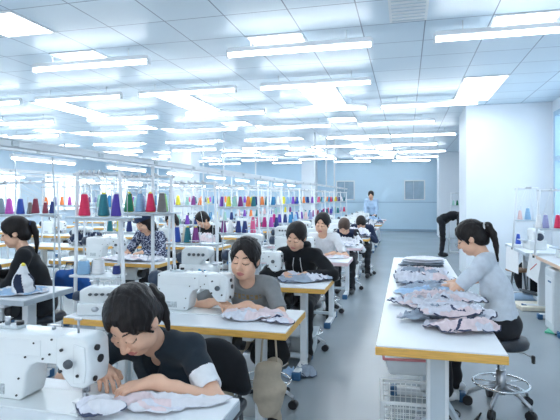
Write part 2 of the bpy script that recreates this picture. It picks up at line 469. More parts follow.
    if fringe:
        for q in range(-4, 5):
            s.cap(hq(q*.012, .070, .078), hq(q*.0145, .086-abs(q)*.003, .026-(q % 2)*.006), .012*hs, .006*hs, .006)
    else:
        for q in (-1, 1):
            s.cap(hq(q*.010, .052, .092), hq(q*.064, .040, .030), .013*hs, .011*hs, .01)
            s.cap(hq(q*.064, .040, .030), hq(q*.074, .018, -.03), .010*hs, .005*hs, .008)
    rr = [.026, .028, .026, .019, .008]
    for i in range(len(tails)-1): s.cap(tails[i], tails[i+1], rr[min(i, 4)], rr[min(i+1, 4)], .008)
    if hh <= .0045: s.wrinkle(.0012, 150, 3)
    V, F = s.mesh(); mesh_obj('hair', V, F, [M[hair_m]], root)
    if hair == 'pony':
        t = MB(); a = tails[0]; b = tails[1]; d = unit(b-a); t.cyl(a+d*.016, a+d*.030, .029, M['c_white'] if h < .0045 else M['c_navy'], n=16); t.build('hair_tie', root)
    if cap_m:
        s = SDF(Hc-.16, Hc+.16, .006)
        s.ell(hq(0, -.018, .050), (.093*hs, .110*hs, .088*hs), axes); s.ell(hq(0, .05, -.03), (.2, .2, .085*hs), axes, .004, 'sub')
        s.ell(hq(0, .085, .058), (.06*hs, .03*hs, .008*hs), axes, .01)
        V, F = s.mesh(); mesh_obj('cap', V, F, [M[cap_m]], root)
    if glasses:
        t = MB()
        for q in (-1, 1):
            t.tube([hq(q*.033+.021*math.cos(k*PI/8), .104, -.002+.017*math.sin(k*PI/8)) for k in range(17)], .0013, M['dark_metal'], 6)
            t.tube([hq(q*.054, .103, .003), hq(q*.076, .06, .004), hq(q*.082, -.01, .0)], .0013, M['dark_metal'], 6)
        t.tube([hq(-.012, .104, .002), hq(0, .108, .005), hq(.012, .104, .002)], .0013, M['dark_metal'], 6)
        t.build('glasses', root)
    if mask:
        s = SDF(Hc-.16, Hc+.16, .006); s.ell(hq(0, .055, -.06), (.062*hs, .058*hs, .048*hs), axes); V, F = s.mesh(); mesh_obj('face_mask', V, F, [M['c_white']], root)
    # ---- shirt
    s = SDF(lo, hi, max(h, .005))
    for sd in 'LR':
        s.cap(N-.035*u2, S[sd], .062, .058, .025)
        if sleeve == 'long':
            e = El[sd]; w = Wr[sd]; s.cap(S[sd], e, .062, .052, .02); s.cap(e, e*.08+w*.92, .052, .036, .015)
        else:
            t = .72 if sleeve == 'short' else .9; e = S[sd]*(1-t)+El[sd]*t
            s.cap(S[sd], e, .057, .053, .02)
    if sleeve == 'long':
        for sd in 'LR':
            w = Wr[sd]; s.cap(El[sd]*.1+w*.9, w, .034, .03, .004)
    else:
        for sd in 'LR':       # the open sleeve end is cut off square
            t = .72 if sleeve == 'short' else .9; e = S[sd]*(1-t)+El[sd]*t; d = unit(El[sd]-S[sd])
            s.ell(e+d*.075, (.075, .075, .075), k=.004, op='sub')
    s.ell(P+u1*.05, (.165*wide, .125*thin, .16), np.stack([X, f1, u1]), k=.03); s.cap(P+u1*.05, C, .114*thin, .106*thin, .03)
    s.ell(C+u2*.05+f2*.008, (.155*wide, .108*thin, .185), np.stack([X, f2, u2]), k=.025)
    for q in (-1, 1): s.ell(C+u2*.03+f2*.075*thin+X*q*.065, (.058, .046*thin, .058), k=.025)
    for sd in 'LR': s.cap(N-.035*u2, S[sd], .062, .058, .025)
    if neck == 'v':
        s.ell(N+f2*.085-u2*.02, (.036, .06, .105), np.stack([X, f2, u2]), k=.006, op='sub'); s.ell(N+u2*.035+f2*.02, (.066, .075, .05), k=.006, op='sub')
    elif neck == 'high':
        s.cap(N-.03*u2, N+un*.04, .064, .06, .01); s.ell(N+un*.085, (.062, .062, .05), k=.004, op='sub')
    else:
        s.ell(N+u2*.035+f2*.035, (.066, .078, .052), np.stack([X, f2, u2]), k=.006, op='sub')
    if hood:
        for q in (-1, 1):
            t = MB(); p0 = N+f2*.085+X*q*.03-u2*.01; t.tube([p0, p0+f2*.045-u2*.05+X*q*.008, p0+f2*.052-u2*.13+X*q*.012], .0035, M['c_white'], 6); t.build('drawstring', root)
        s.cap(N-f2*.07-X*.07, N-f2*.07+X*.07, .045, .045, .02)
    s.wrinkle(.0028, 42, 11+len(label))
    V, F = s.mesh(); fc = V[F].mean(1)
    ctx = dict(P=P, C=C, N=N, S=S, E=El, W=Wr, u1=u1, u2=u2, f1=f1, f2=f2)
    mid = classify(fc, ctx) if classify else None
    mesh_obj('shirt', V, F, [M[m] for m in (shirt_mats or [shirt])], root, mid)
    # ---- trousers and shoes
    hip = [P+V3(q*.085, .0, -.03) for q in (1, -1)]
    if stand: kn = [V3(q*.09, -.02, sh*.52) for q in (1, -1)]; ank = [V3(q*.09, .02, .09) for q in (1, -1)]
    else: kn = [V3(q*lg, -.40, sh+.035) for q, lg in ((1, legs[0]), (-1, legs[1]))]; ank = [V3(q*lg, -.36, .10) for q, lg in ((1, legs[0]), (-1, legs[1]))]
    pp = np.array(hip+kn+ank); s = SDF(pp.min(0)-.15, pp.max(0)+.15, max(h, .007))
    s.ell(P-u1*.01, (.165*wide, .125, .12), k=.03)
    for q in range(2): s.cap(hip[q], kn[q], .085, .066, .03); s.cap(kn[q], ank[q]-V3(0, 0, .03), .064, .05, .02)
    s.wrinkle(.003, 38, 5); V, F = s.mesh(); mesh_obj('trousers', V, F, [M[trousers]], root)
    for q in range(2):
        a = ank[q]; s = SDF(a-V3(.1, .25, .11), a+V3(.1, .15, .08), .007)
        s.ell((a[0], a[1]-.045, .05), (.044, .125, .046), k=.01); s.cap(a-V3(0, 0, .03), a+V3(0, 0, .02), .042, .04, .02)
        s.ell((a[0], a[1]-.04, -.05), (.2, .3, .052), k=.004, op='sub')
        V, F = s.mesh(); mesh_obj('shoe', V, F, [M[shoe]], root)
    return root

# ------------------------------------------------------------------ the hall
CEIL = 3.17; BACK = 22.2; LEFT = -13.0; RIGHT = 2.48
def slab(name, c, size, m): return structure(MB().box(c, size, M[m]).build(name))
slab('floor', ((LEFT+RIGHT)/2, 9.5, -.05), (RIGHT-LEFT+.4, 26.2, .1), 'floor')
slab('ceiling', ((LEFT+RIGHT)/2, 9.5, CEIL+.05), (RIGHT-LEFT+.4, 26.2, .1), 'ceiling')
b = MB()      # back wall with two window openings
bx = [(-3.08, -2.24), (-.08, .80)]; bz = (1.36, 2.24)
xs = LEFT-.2
for x0, x1 in bx:
    b.box(((xs+x0)/2, BACK+.1, CEIL/2), (x0-xs, .2, CEIL), M['wall_blue'])
    b.box(((x0+x1)/2, BACK+.1, bz[0]/2), (x1-x0, .2, bz[0]), M['wall_blue'])
    b.box(((x0+x1)/2, BACK+.1, (bz[1]+CEIL)/2), (x1-x0, .2, CEIL-bz[1]), M['wall_blue']); xs = x1
b.box(((xs+RIGHT+.2)/2, BACK+.1, CEIL/2), (RIGHT+.2-xs, .2, CEIL), M['wall_blue'])
structure(b.build('wall_back'))
for i, (x0, x1) in enumerate(bx):
    w = structure(empty('window_%d' % (i+1), ((x0+x1)/2, BACK, bz[0]))); W = x1-x0; Hh = bz[1]-bz[0]
    f = MB()
    for q in (-1, 1): f.box((q*(W/2-.02), .03, Hh/2), (.05, .12, Hh), M['white_metal'])
    for zz in (.025, Hh-.025): f.box((0, .03, zz), (W, .12, .05), M['white_metal'])
    f.build('frame', w); MB().box((0, .08, Hh/2), (W, .012, Hh), M['glass']).build('pane', w)
    MB().box((-.04, .06, Hh*.5), (.02, .02, Hh), M['grey_metal'], rot=Matrix.Rotation(R(0), 3, 'Y')).build('mullion', w)
structure(MB().box(((LEFT+RIGHT)/2, BACK-.012, 1.27), (RIGHT-LEFT, .024, .035), M['blue_frame']).build('trim_1'))
structure(MB().box(((LEFT+RIGHT)/2, BACK-.015, .045), (RIGHT-LEFT, .03, .09), M['skirting']).build('baseboard_back'))
# left wall: a long run of bright windows above a low sill
b = MB(); y = -3.0
ops = [(y0, y0+2.3) for y0 in (5.2, 8.6, 12.0, 15.4, 18.8)]; wz = (.95, 2.45)
for y0, y1 in ops:
    b.box((LEFT-.1, (y+y0)/2, CEIL/2), (.2, y0-y, CEIL), M['wall_pale'])
    b.box((LEFT-.1, (y0+y1)/2, wz[0]/2), (.2, y1-y0, wz[0]), M['wall_pale'])
    b.box((LEFT-.1, (y0+y1)/2, (wz[1]+CEIL)/2), (.2, y1-y0, CEIL-wz[1]), M['wall_pale']); y = y1
b.box((LEFT-.1, (y+BACK)/2, CEIL/2), (.2, BACK-y, CEIL), M['wall_pale'])
structure(b.build('wall_left'))
for i, (y0, y1) in enumerate(ops):
    w = structure(empty('window_%d' % (i+3), (LEFT, (y0+y1)/2, wz[0]))); L = y1-y0; Hh = wz[1]-wz[0]; f = MB()
    for q in (-1, 0, 1): f.box((-.03, q*(L/2-.03), Hh/2), (.1, .06, Hh), M['white_metal'])
    for zz in (.03, Hh-.03): f.box((-.03, 0, zz), (.1, L, .06), M['white_metal'])
    f.build('frame', w); MB().box((-.1, 0, Hh/2), (.01, L, Hh), M['daylight']).build('pane', w)
# right wall with a tall window just this side of the broad pillar
b = MB(); wy = (6.9, 9.25); z0, z1 = .95, 2.95
b.box((RIGHT+.1, (-3+wy[0])/2, CEIL/2), (.2, wy[0]+3, CEIL), M['wall_white'])
b.box((RIGHT+.1, (wy[1]+BACK)/2, CEIL/2), (.2, BACK-wy[1], CEIL), M['wall_white'])
b.box((RIGHT+.1, sum(wy)/2, z0/2), (.2, wy[1]-wy[0], z0), M['wall_white'])
b.box((RIGHT+.1, sum(wy)/2, (z1+CEIL)/2), (.2, wy[1]-wy[0], CEIL-z1), M['wall_white'])
structure(b.build('wall_right'))
w = structure(empty('window_8', (RIGHT, sum(wy)/2, z0))); f = MB(); L = wy[1]-wy[0]; Hh = z1-z0
for q in (-1, -.2, .5, 1): f.box((.0, q*(L/2-.04), Hh/2), (.09, .09, Hh), M['blue_frame'])
for zz in (.04, Hh*.6, Hh-.04): f.box((.0, 0, zz), (.08, L, .08), M['blue_frame'])
f.build('frame', w); MB().box((.06, 0, Hh/2), (.01, L, Hh), M['daylight']).build('pane', w)
def pillar(x0, x1, y0, y1, base=True):
    structure(MB().box(((x0+x1)/2, (y0+y1)/2, CEIL/2), (x1-x0, y1-y0, CEIL), M['wall_white'], .012).build('pillar'))
pillar(1.06, 2.48, 9.5, 10.7); pillar(1.18, 2.48, 19.1, 20.3)
pillar(-7.67, -6.90, 15.0, 15.7); pillar(-4.35, -3.75, 20.6, 21.2)
structure(MB().box((1.77, 9.485, .05), (1.42, .03, .1), M['grey_edge']).build('trim_2'))

# ------------------------------------------------------------------ ceiling lights, rails
tube0 = empty('fluorescent_light', (0, 0, 0))
b = MB().box((0, 0, .055), (1.50, .075, .05), M['white_metal'], .008)
b.box((-.755, 0, .02), (.02, .07, .09), M['white_metal'], .005); b.box((.755, 0, .02), (.02, .07, .09), M['white_metal'], .005)
b.build('housing', tube0)
MB().cyl((-.745, 0, .005), (.745, 0, .005), .019, M['tube'], n=10).build('tube', tube0)
b = MB()
for q in (-.5, .5): b.cyl((q, 0, .08), (q, 0, CEIL-3.0), .006, M['white_metal'], n=6)
b.split('hanger', tube0)
rows = [(4.92, [-5.95, -3.53, -1.08, 1.02]), (6.54, [-8.5, -6.7, -4.9, -3.08, -1.2]), (8.4, [-9.9, -7.6, -5.3, -3.2, -1.4, .35]),
        (10.3, [-9.0, -6.6, -4.4, -2.3, -.2]), (12.4, [-10.5, -8.0, -5.7, -3.4, -1.2, .4]), (14.6, [-9.2, -6.6, -4.2, -2.0, .1]),
        (16.9, [-10.6, -8.3, -5.8, -3.4, -1.1, .5]), (19.2, [-10.4, -8.2, -5.8, -3.4, -1.2, .4]), (2.9, [-2.6, -.7, 1.2]), (1.2, [-3.2, -1.1, 1.0]), (-.6, [-3.2, -1.1, 1.0]), (-2.2, [-3.2, -1.1, 1.0]), (21.0, [-8.0, -5.0, -2.2, .2])]  # rows above and behind the camera are unseen, added to brighten the near tables
first = True
for y, xs in rows:
    for x in xs:
        o = tube0 if first else copy_tree(tube0); first = False
        o.location = (x, y, 3.0)
        far = ['nearest', 'near', 'middle', 'far'][min(3, int(max(0, y-2)//5))]
        tag(o, 'white fluorescent batten light with one bare glowing tube hung just below the tiled ceiling', 'ceiling light', 'fluorescent battens under the ceiling')
pan0 = empty('ceiling_panel_light')
b = MB()
for q in (-1, 1):
    b.box((q*.287, 0, -.006), (.024, .60, .014), M['white_metal']); b.box((0, q*.288, -.006), (.55, .024, .014), M['white_metal'])
b.build('frame', pan0); MB().box((0, 0, -.004), (.55, .552, .008), M['panel']).build('diffuser', pan0)
first = True
for x in (-11.1-.02, -8.72, -6.12, -3.72, -1.32, 1.08):
    for y in (3.94, 5.14, 7.54, 8.14, 8.74, 10.54, 11.14, 13.54, 14.14, 16.54, 17.14, 19.54):
        if x > 1 and y > 8.9: continue
        if y == 3.94 and x > -3: continue
        o = pan0 if first else copy_tree(pan0); first = False
        xx = x if y < 9 else x+.6*((int(y)) % 2)
        if xx > 1.1: xx = 1.08
        o.location = (xx, y, CEIL)
        tag(o, 'square bright panel light set flush into the tiled ceiling', 'ceiling light', 'square panel lights in the ceiling')
o = empty('ceiling_vent', (0.02, 4.5, CEIL)); tag(o, 'pale unlit square ceiling vent near the top centre of the picture', 'ceiling vent')
MB().box((0, 0, -.006), (.34, .58, .012), M['white_plastic'], .003).build('cover', o)
b = MB()
for k in range(7): b.box((0, -.24+k*.08, -.014), (.29, .012, .008), M['grey_metal'])
b.build('louvre', o)

def rail(x, z, y0, y1, label, lamps, posts):
    r = empty('overhead_rail', (x, y0, z)); tag(r, label, 'rail', 'overhead rails above the sewing rows'); L = y1-y0
    b = MB().box((0, L/2, 0), (.05, L, .04), M['white_metal'], .006)
    b.box((0, L/2, .024), (.06, L, .01), M['white_metal']); b.build('trunking', r)
    b = MB()
    for k in range(int(L/.8)): b.box((.031, .4+k*.8, 0), (.012, .05, .028), M['machine_grey'], .003)
    b.split('socket', r)
    for y in posts:
        p = MB().cyl((0, y-y0, -.03), (0, y-y0, -z), .016, M['white_metal'], n=8); p.box((0, y-y0, -z+.01), (.12, .12, .02), M['white_metal']); p.build('post', r)
    for y in lamps:
        l = empty('task_light', (x, y, z-.105))
        tag(l, 'slim glowing tube light slung beneath an overhead rail along the sewing row', 'light', 'tube lights under the overhead rails')
        MB().box((0, 0, .04), (.05, 1.02, .035), M['white_metal'], .005).build('housing', l)
        MB().cyl((0, -.49, .012), (0, .49, .012), .015, M['tube'], n=8).build('tube', l)
        h_ = MB()
        for q in (-.35, .35): h_.cyl((0, q, .055), (0, q, .078), .006, M['white_metal'], n=6)
        h_.split('hanger', l)
rail(-2.16, 1.80, 1.9, 18.5, 'pale grey power rail running away above the right-hand row of machines', [], [3.9, 7.6, 11.4, 15.2])
rail(-3.98, 2.0, 2.6, 18.5, 'pale grey power rail over the second row of machines with lights slung beneath', [4.75, 6.45, 8.2, 9.95, 11.7, 13.5, 15.3, 17.1], [4.05, 7.35, 10.9, 14.4])
rail(-5.85, 1.9, 4.2, 18.5, 'pale grey power rail over the third row of machines', [6.0, 7.8, 9.6, 11.4, 13.2, 15.0, 16.8], [5.1, 8.7, 12.3, 16.0])
rail(-7.6-.25, 1.95, 5.8, 15.5, 'pale grey power rail over the furthest left row of machines', [7.4, 11.2, 13.0], [6.3, 8.5, 12.0])

# ------------------------------------------------------------------ furniture prototypes
TH = .76
def make_table(edge='plywood', length=1.42, width=.54, h=TH, motor=True):
    r = empty('sewing_table'); l2, w2 = length/2, width/2
    MB().box((0, 0, h-.004), (length-.006, width-.006, .008), M['laminate'], .002).build('tabletop', r)
    e = MB().box((0, 0, h-.027), (length, width, .038), M[edge], .004); e.build('edge_band', r)
    for q in (-1, 1):
        x = q*(l2-.235)
        g = MB().box((x, .05, (h-.046+.06)/2), (.055, .10, h-.046-.06), M['white_metal'], .008)
        g.box((x, 0, h-.061), (.06, width*.86, .03), M['white_metal'], .004)
        g.box((x, 0, .045), (.06, .56, .05), M['white_metal'], .008)
        g.box((x+.029, .05, .30), (.004, .03, .36), M['grey_metal'], .001)
        leg = g.build('leg', r)
        for s_ in (-1, 1): MB().box((x, s_*.27, .035), (.072, .06, .066), M['blue_cap'], .01).build('foot_cap', leg)
    MB().box((0, .05, .10), (length-.48, .035, .035), M['grey_metal'], .004).build('stretcher', r)
    if motor:
        m = MB().box((.18, .02, h-.16), (.26, .15, .15), M['grey_plastic'], .02, seg=3); m.cyl((.31, .02, h-.16), (.37, .02, h-.16), .05, M['black_plastic']); m.build('motor', r)
        p = MB().box((.05, .10, .14), (.26, .22, .022), M['dark_metal'], .006, rot=Matrix.Rotation(R(12), 3, 'X')); p.build('pedal', r)
        MB().tube([(.2, .02, h-.23), (.22, .06, .5), (.14, .10, .3), (.1, .1, .17)], .006, M['cable']).build('pull_rod', r)
    return r

def make_machine(detail=True):
    """lockstitch head; origin under the needle, arm reaching to -x, the operator on +y"""
    r = empty('sewing_machine'); W = M['machine']
    b = MB().box((-.215, -.015, .004), (.53, .178, .008), W, .003); b.box((.035, -.015, .0085), (.05, .16, .002), M['steel']); b.build('bed', r)
    b = MB().box((-.005, .0, .0095), (.07, .05, .003), M['steel'], .001); b.build('needle_plate', r)
    b = MB(); b.prism([(-.47, .008), (-.25, .008), (-.235, .02), (-.225, .06), (-.22, .12), (-.20, .155), (-.17, .170), (-.06, .170), (-.06, .285), (-.44, .285), (-.468, .27)],
            -.058, .058, W, 'XZ', .014)
    b.box((-.30, -.0585, .23), (.30, .004, .065), W, .0015); b.build('arm', r)
    b = MB(); b.prism([(-.085, .285), (.035, .285), (.062, .262), (.066, .16), (.058, .10), (.035, .085), (-.02, .085), (-.05, .12), (-.085, .17)], -.062, .062, W, 'XZ', .013); b.build('head', r)
    b = MB(); b.prism([(.0, .262), (.048, .25), (.053, .16), (.046, .11), (.0, .105)], -.068, -.060, W, 'XZ', .004); b.build('face_plate', r)
    b = MB()      # handwheel, axis along x
    b.lathe([(.02, -.545), (.048, -.545), (.060, -.535), (.062, -.50), (.060, -.485), (.045, -.478), (.030, -.470)], M['navy_plastic'], (0, 0, .225), 28, 'X'); b.build('handwheel', r)
    b = MB().cyl((.012, 0, .095), (.012, 0, .05), .008, M['steel']); b.cyl((.012, 0, .05), (.012, 0, .012), .0018, M['steel']); b.build('needle_bar', r)
    b = MB().cyl((-.004, .0, .095), (-.004, 0, .045), .007, M['steel']); b.box((.0, 0, .030), (.016, .014, .03), M['steel'], .002)
    b.box((.002, .006, .0145), (.022, .05, .006), M['steel'], .002); b.build('presser_foot', r)
    b = MB().lathe([(.002, 0), (.017, .002), (.018, .012), (.012, .02), (.006, .026)], M['dark_metal'], (-.005, -.070-.026, .19), 16, 'Y'); b.build('tension_knob', r)
    k = MB(); k.cyl((.062, -.02, .24), (.072, -.02, .24), .012, M['black_plastic']); k.cyl((.064, .0, .19), (.070, .0, .19), .016, M['black_plastic']); k.cyl((.064, -.03, .12), (.069, -.03, .12), .011, M['black_plastic']); k.split('side_knob', r)
    s = MB()
    for x, z in ((-.45, .26), (-.45, .16), (-.45, .05), (-.40, .03), (-.26, .03), (-.25, .10), (-.22, .19), (-.18, .25), (-.14, .19), (-.11, .21), (-.10, .27), (-.055, .15), (.02, .14), (-.05, .235)):
        y = -.058 if x < -.09 else -.0685
        s.cyl((x, y-.004, z), (x, y+.004, z), .0042 if x < -.09 else .006, M['black_plastic'], n=10)
    if detail: s.split('screw', r)
    MB().box((-.36, -.0588, .05), (.085, .003, .042), M['label_print']).build('rating_plate', r)
    t = MB(); t.cyl((-.03, 0, .285), (-.03, 0, .345), .005, M['steel'], n=8); t.box((-.03, 0, .34), (.03, .012, .006), M['steel'], .001)
    t.cyl((-.16, .02, .285), (-.16, .02, .30), .008, M['steel']); t.box((-.15, .02, .302), (.05, .01, .004), M['steel']); t.split('thread_guide', r)
    t = MB(); t.box((-.34, .0, .291), (.10, .05, .012), M['machine_grey'], .004); t.cyl((-.36, 0, .297), (-.36, 0, .33), .010, M['steel']); t.cyl((-.31, .01, .297), (-.31, .01, .312), .014, M['black_plastic']); t.build('bobbin_winder', r)
    t = MB(); t.tube([(-.10, .06, .11), (-.09, .085, .09), (-.085, .11, .06)], .005, M['steel']); t.build('foot_lifter', r)
    return r

def make_overlock():
    """squat overlock machine; cloth plate on +y side"""
    r = empty('overlock_machine'); W = M['machine']
    b = MB(); b.prism([(-.16, 0), (.14, 0), (.16, .04), (.15, .10), (.10, .13), (-.16, .13)], -.11, .11, W, 'XZ', .016); b.build('base', r)
    b = MB(); b.prism([(-.15, .12), (.02, .12), (.05, .16), (.12, .20), (.13, .25), (.10, .285), (-.10, .29), (-.15, .25)], -.085, .06, W, 'XZ', .018); b.build('head', r)
    MB().box((.04, .10, .12), (.24, .16, .012), M['steel'], .004).build('cloth_plate', r)
    b = MB().cyl((.09, .05, .20), (.09, .05, .13), .007, M['steel']); b.box((.09, .06, .13), (.016, .06, .01), M['steel'], .002); b.build('needle_bar', r)
    b = MB().lathe([(.02, -.215), (.045, -.21), (.052, -.19), (.050, -.165), (.03, -.155)], M['navy_plastic'], (0, -.01, .18), 20, 'X'); b.build('handwheel', r)
    for k in range(4):
        MB().lathe([(.004, 0), (.014, .003), (.014, .014), (.006, .026)], M['dark_metal'], (-.06+k*.045, -.085-.026, .22), 12, 'Y').build('tension_knob', r)
    b = MB().lathe([(.004, 0), (.026, .003), (.028, .01), (.018, .016)], M['steel'], (-.02, -.11-.012, .07), 16, 'Y'); b.build('oil_cap', r)
    MB().box((.07, -.112, .075), (.07, .006, .04), M['screen'], .002).build('control_panel', r)
    t = MB()
    for k in range(4): t.cyl((-.08+k*.045, -.01, .285), (-.08+k*.045, -.01, .335), .003, M['steel'], n=6)
    t.box((-.013, -.01, .335), (.17, .012, .006), M['steel']); t.split('thread_guide', r)
    return r

def cone_mesh(m, sc=1., core='white_core', hh=.165, r0=.043, r1=.022):
    r = empty('thread_cone')
    MB().lathe([(r0*.93*sc, .004), (r0*sc, .012), (r0*.985*sc, .02), (r1*1.06*sc, hh*sc-.006), (r1*.9*sc, hh*sc)], m, n=20).build('thread', r)
    b = MB().lathe([(r0*.8*sc, 0), (r0*.8*sc, .004)], M[core], n=16); b.lathe([(r1*.3*sc, .003), (r1*.3*sc, hh*sc), (r1*.72*sc, hh*sc+.0005), (r1*.62*sc, (hh+.014)*sc)], M[core], n=14); b.build('core', r)
    return r
CONE_COL = {'crimson': (.72, .02, .10), 'teal': (.012, .17, .22), 'indigo': (.07, .04, .34), 'bottle green': (.01, .20, .09), 'sky blue': (.26, .46, .68),
            'plum': (.20, .03, .20), 'lime green': (.26, .62, .14), 'grey-brown': (.17, .16, .15), 'magenta': (.56, .10, .50), 'royal blue': (.02, .07, .40),
            'maroon': (.22, .025, .055), 'slate': (.20, .29, .34), 'navy': (.012, .03, .17), 'white': (.82, .84, .86), 'rose pink': (.70, .11, .26),
            'yellow': (.80, .72, .05), 'orange': (.85, .24, .06), 'mint': (.36, .66, .58), 'lavender': (.34, .36, .62), 'pale pink': (.78, .56, .56), 'cerise': (.55, .02, .22), 'violet': (.20, .06, .46), 'azure': (.03, .24, .50), 'cream': (.74, .68, .54)}
for k, c in CONE_COL.items(): M['t_'+k] = mat('thread_'+k.replace(' ', '_').replace('-', '_'), c, .62, var=.10, scale=14, stretch=(1, 1, 22), bump=.12, bscale=30, sheen=.15)
CONES = {}
def cone(color, loc, label, sc=1., core='white_core', group=None, short=False):
    key = (color, core, sc, short)
    if key not in CONES: CONES[key] = cone_mesh(M['t_'+color], sc, core, *((.10, .047, .036) if short else ())); o = CONES[key]
    else: o = copy_tree(CONES[key])
    o.location = loc; o.rotation_euler = (0, 0, (loc[0]*37+loc[1]*11) % 6)
    tag(o, label, 'thread cone', group); return o

def make_rack(width=1.0, top=1.69, trays=((1.36, .0, 1.0),), low=None, depth=.20, foot=0.):
    """free-standing thread stand: two leaning posts, top bar, trays with spindles. trays = (height, x start fraction, x end fraction)"""
    r = empty('thread_stand'); w2 = width/2
    for q in (-1, 1):
        MB().tube([(q*(w2+.05), .02, foot), (q*(w2+.0), 0, top)], .014, M['white_metal'], 10).build('post', r)
    b = MB().tube([(-w2-.03, 0, top-.02), (w2+.03, 0, top-.02)], .012, M['white_metal']); b.build('top_bar', r)
    b = MB()
    for k in range(5):
        x = -w2+.1+(width-.2)*k/4; b.cyl((x, 0, top-.02), (x, -.10, top-.01), .005, M['steel'], n=6); b.box((x, -.10, top-.01), (.012, .03, .03), M['steel'], .003)
    b.split('thread_guide', r)
    for z, fa, fb in trays:
        x0, x1 = -w2+width*fa, -w2+width*fb
        t = MB().box(((x0+x1)/2, 0, z-.010), (x1-x0, depth, .012), M['grey_metal'], .005); t.box(((x0+x1)/2, 0, z-.026), (x1-x0-.06, .04, .02), M['white_metal']); t.build('tray', r)
        p = MB(); n = max(2, int((x1-x0)/.12))
        for k in range(n):
            x = x0+(x1-x0)*(k+.5)/n; p.cyl((x, .0, z-.004), (x, .0, z+.19), .0035, M['steel'], n=6)
        p.split('spindle', r)
    b = MB()
    for z, fa, fb in trays[-1:]:
        x0, x1 = -w2+width*fa, -w2+width*fb
        for k in range(5):
            xa = x0+(x1-x0)*(k+.5)/5; xb = -w2+.1+(width-.2)*k/4; b.cyl((xa, -.0, z+.16), (xb, -.10, top-.02), .0028, M['white_plastic'], n=5)
    b.build('thread', r)
    if low: MB().box((0, 0, low-.012), (width, depth, .016), M['white_metal'], .005).build('shelf', r)
    b = MB().box((0, .02, foot+.02), (width+.1, .05, .03), M['white_metal'], .005); b.build('foot_bar', r)
    return r

def make_stool(m='black_vinyl'):
    r = empty('stool'); b = MB().lathe([(.05, .475), (.15, .475), (.178, .49), (.182, .52), (.165, .548), (.10, .556), (.01, .556)], M[m], n=32); b.build('seat', r)
    b = MB().cyl((0, 0, .475), (0, 0, .17), .026, M['chrome']); b.cyl((0, 0, .30), (0, 0, .12), .034, M['steel']); b.build('column', r)
    ring = MB().tube([(.185*math.cos(k*PI/16), .185*math.sin(k*PI/16), .20) for k in range(33)], .009, M['chrome'])
    for k in range(5):
        a = k*2*PI/5+.3; ring.cyl((.03*math.cos(a), .03*math.sin(a), .205), (.18*math.cos(a), .18*math.sin(a), .20), .006, M['chrome'], n=8)
    ring.build('foot_ring', r)
    for k in range(5):
        a = k*2*PI/5+.3; c, s_ = math.cos(a), math.sin(a)
        l = MB().tube([(.02*c, .02*s_, .17), (.12*c, .12*s_, .155), (.215*c, .215*s_, .10), (.22*c, .22*s_, .075)], [.018, .016, .013, .011], M['steel'], 10).build('leg', r)
        w = MB().cyl((.22*c-.02*s_, .22*s_+.02*c, .034), (.22*c+.02*s_, .22*s_-.02*c, .034), .034, M['black_plastic'], n=16); w.box((.22*c, .22*s_, .062), (.03, .03, .02), M['black_plastic'], .004); w.build('caster', l)
    b = MB().tube([(.0, -.03, .46), (.12, -.10, .455), (.15, -.13, .44)], .006, M['steel']); b.box((.16, -.138, .425), (.02, .03, .06), M['black_plastic'], .008); b.build('height_lever', r)
    return r
def make_chair():
    r = empty('chair')
    MB().box((0, 0, .45), (.44, .42, .06), M['black_vinyl'], .028, seg=4).build('seat', r)
    s = SDF((-.32, .1, .4), (.32, .42, .95), .008)
    for k in range(17):
        a = (k-8)/8; s.cap((a*.20, .26-.05*a*a, .52), (a*.16, .30-.05*a*a, .70-.07*a*a), .034, .03, .03)
    V, F = s.mesh(); mesh_obj('backrest', V, F, [M['c_black']], r)
    for x in (-1, 1):
        MB().tube([(x*.17, .18, .44), (x*.17, .24, .50), (x*.17, .26, .60)], .012, M['dark_metal']).build('back_frame', r)
        for y in (-1, 1): MB().tube([(x*.19, y*.17, .43), (x*.21, y*.20, .0)], .012, M['dark_metal']).build('leg', r)
    return r

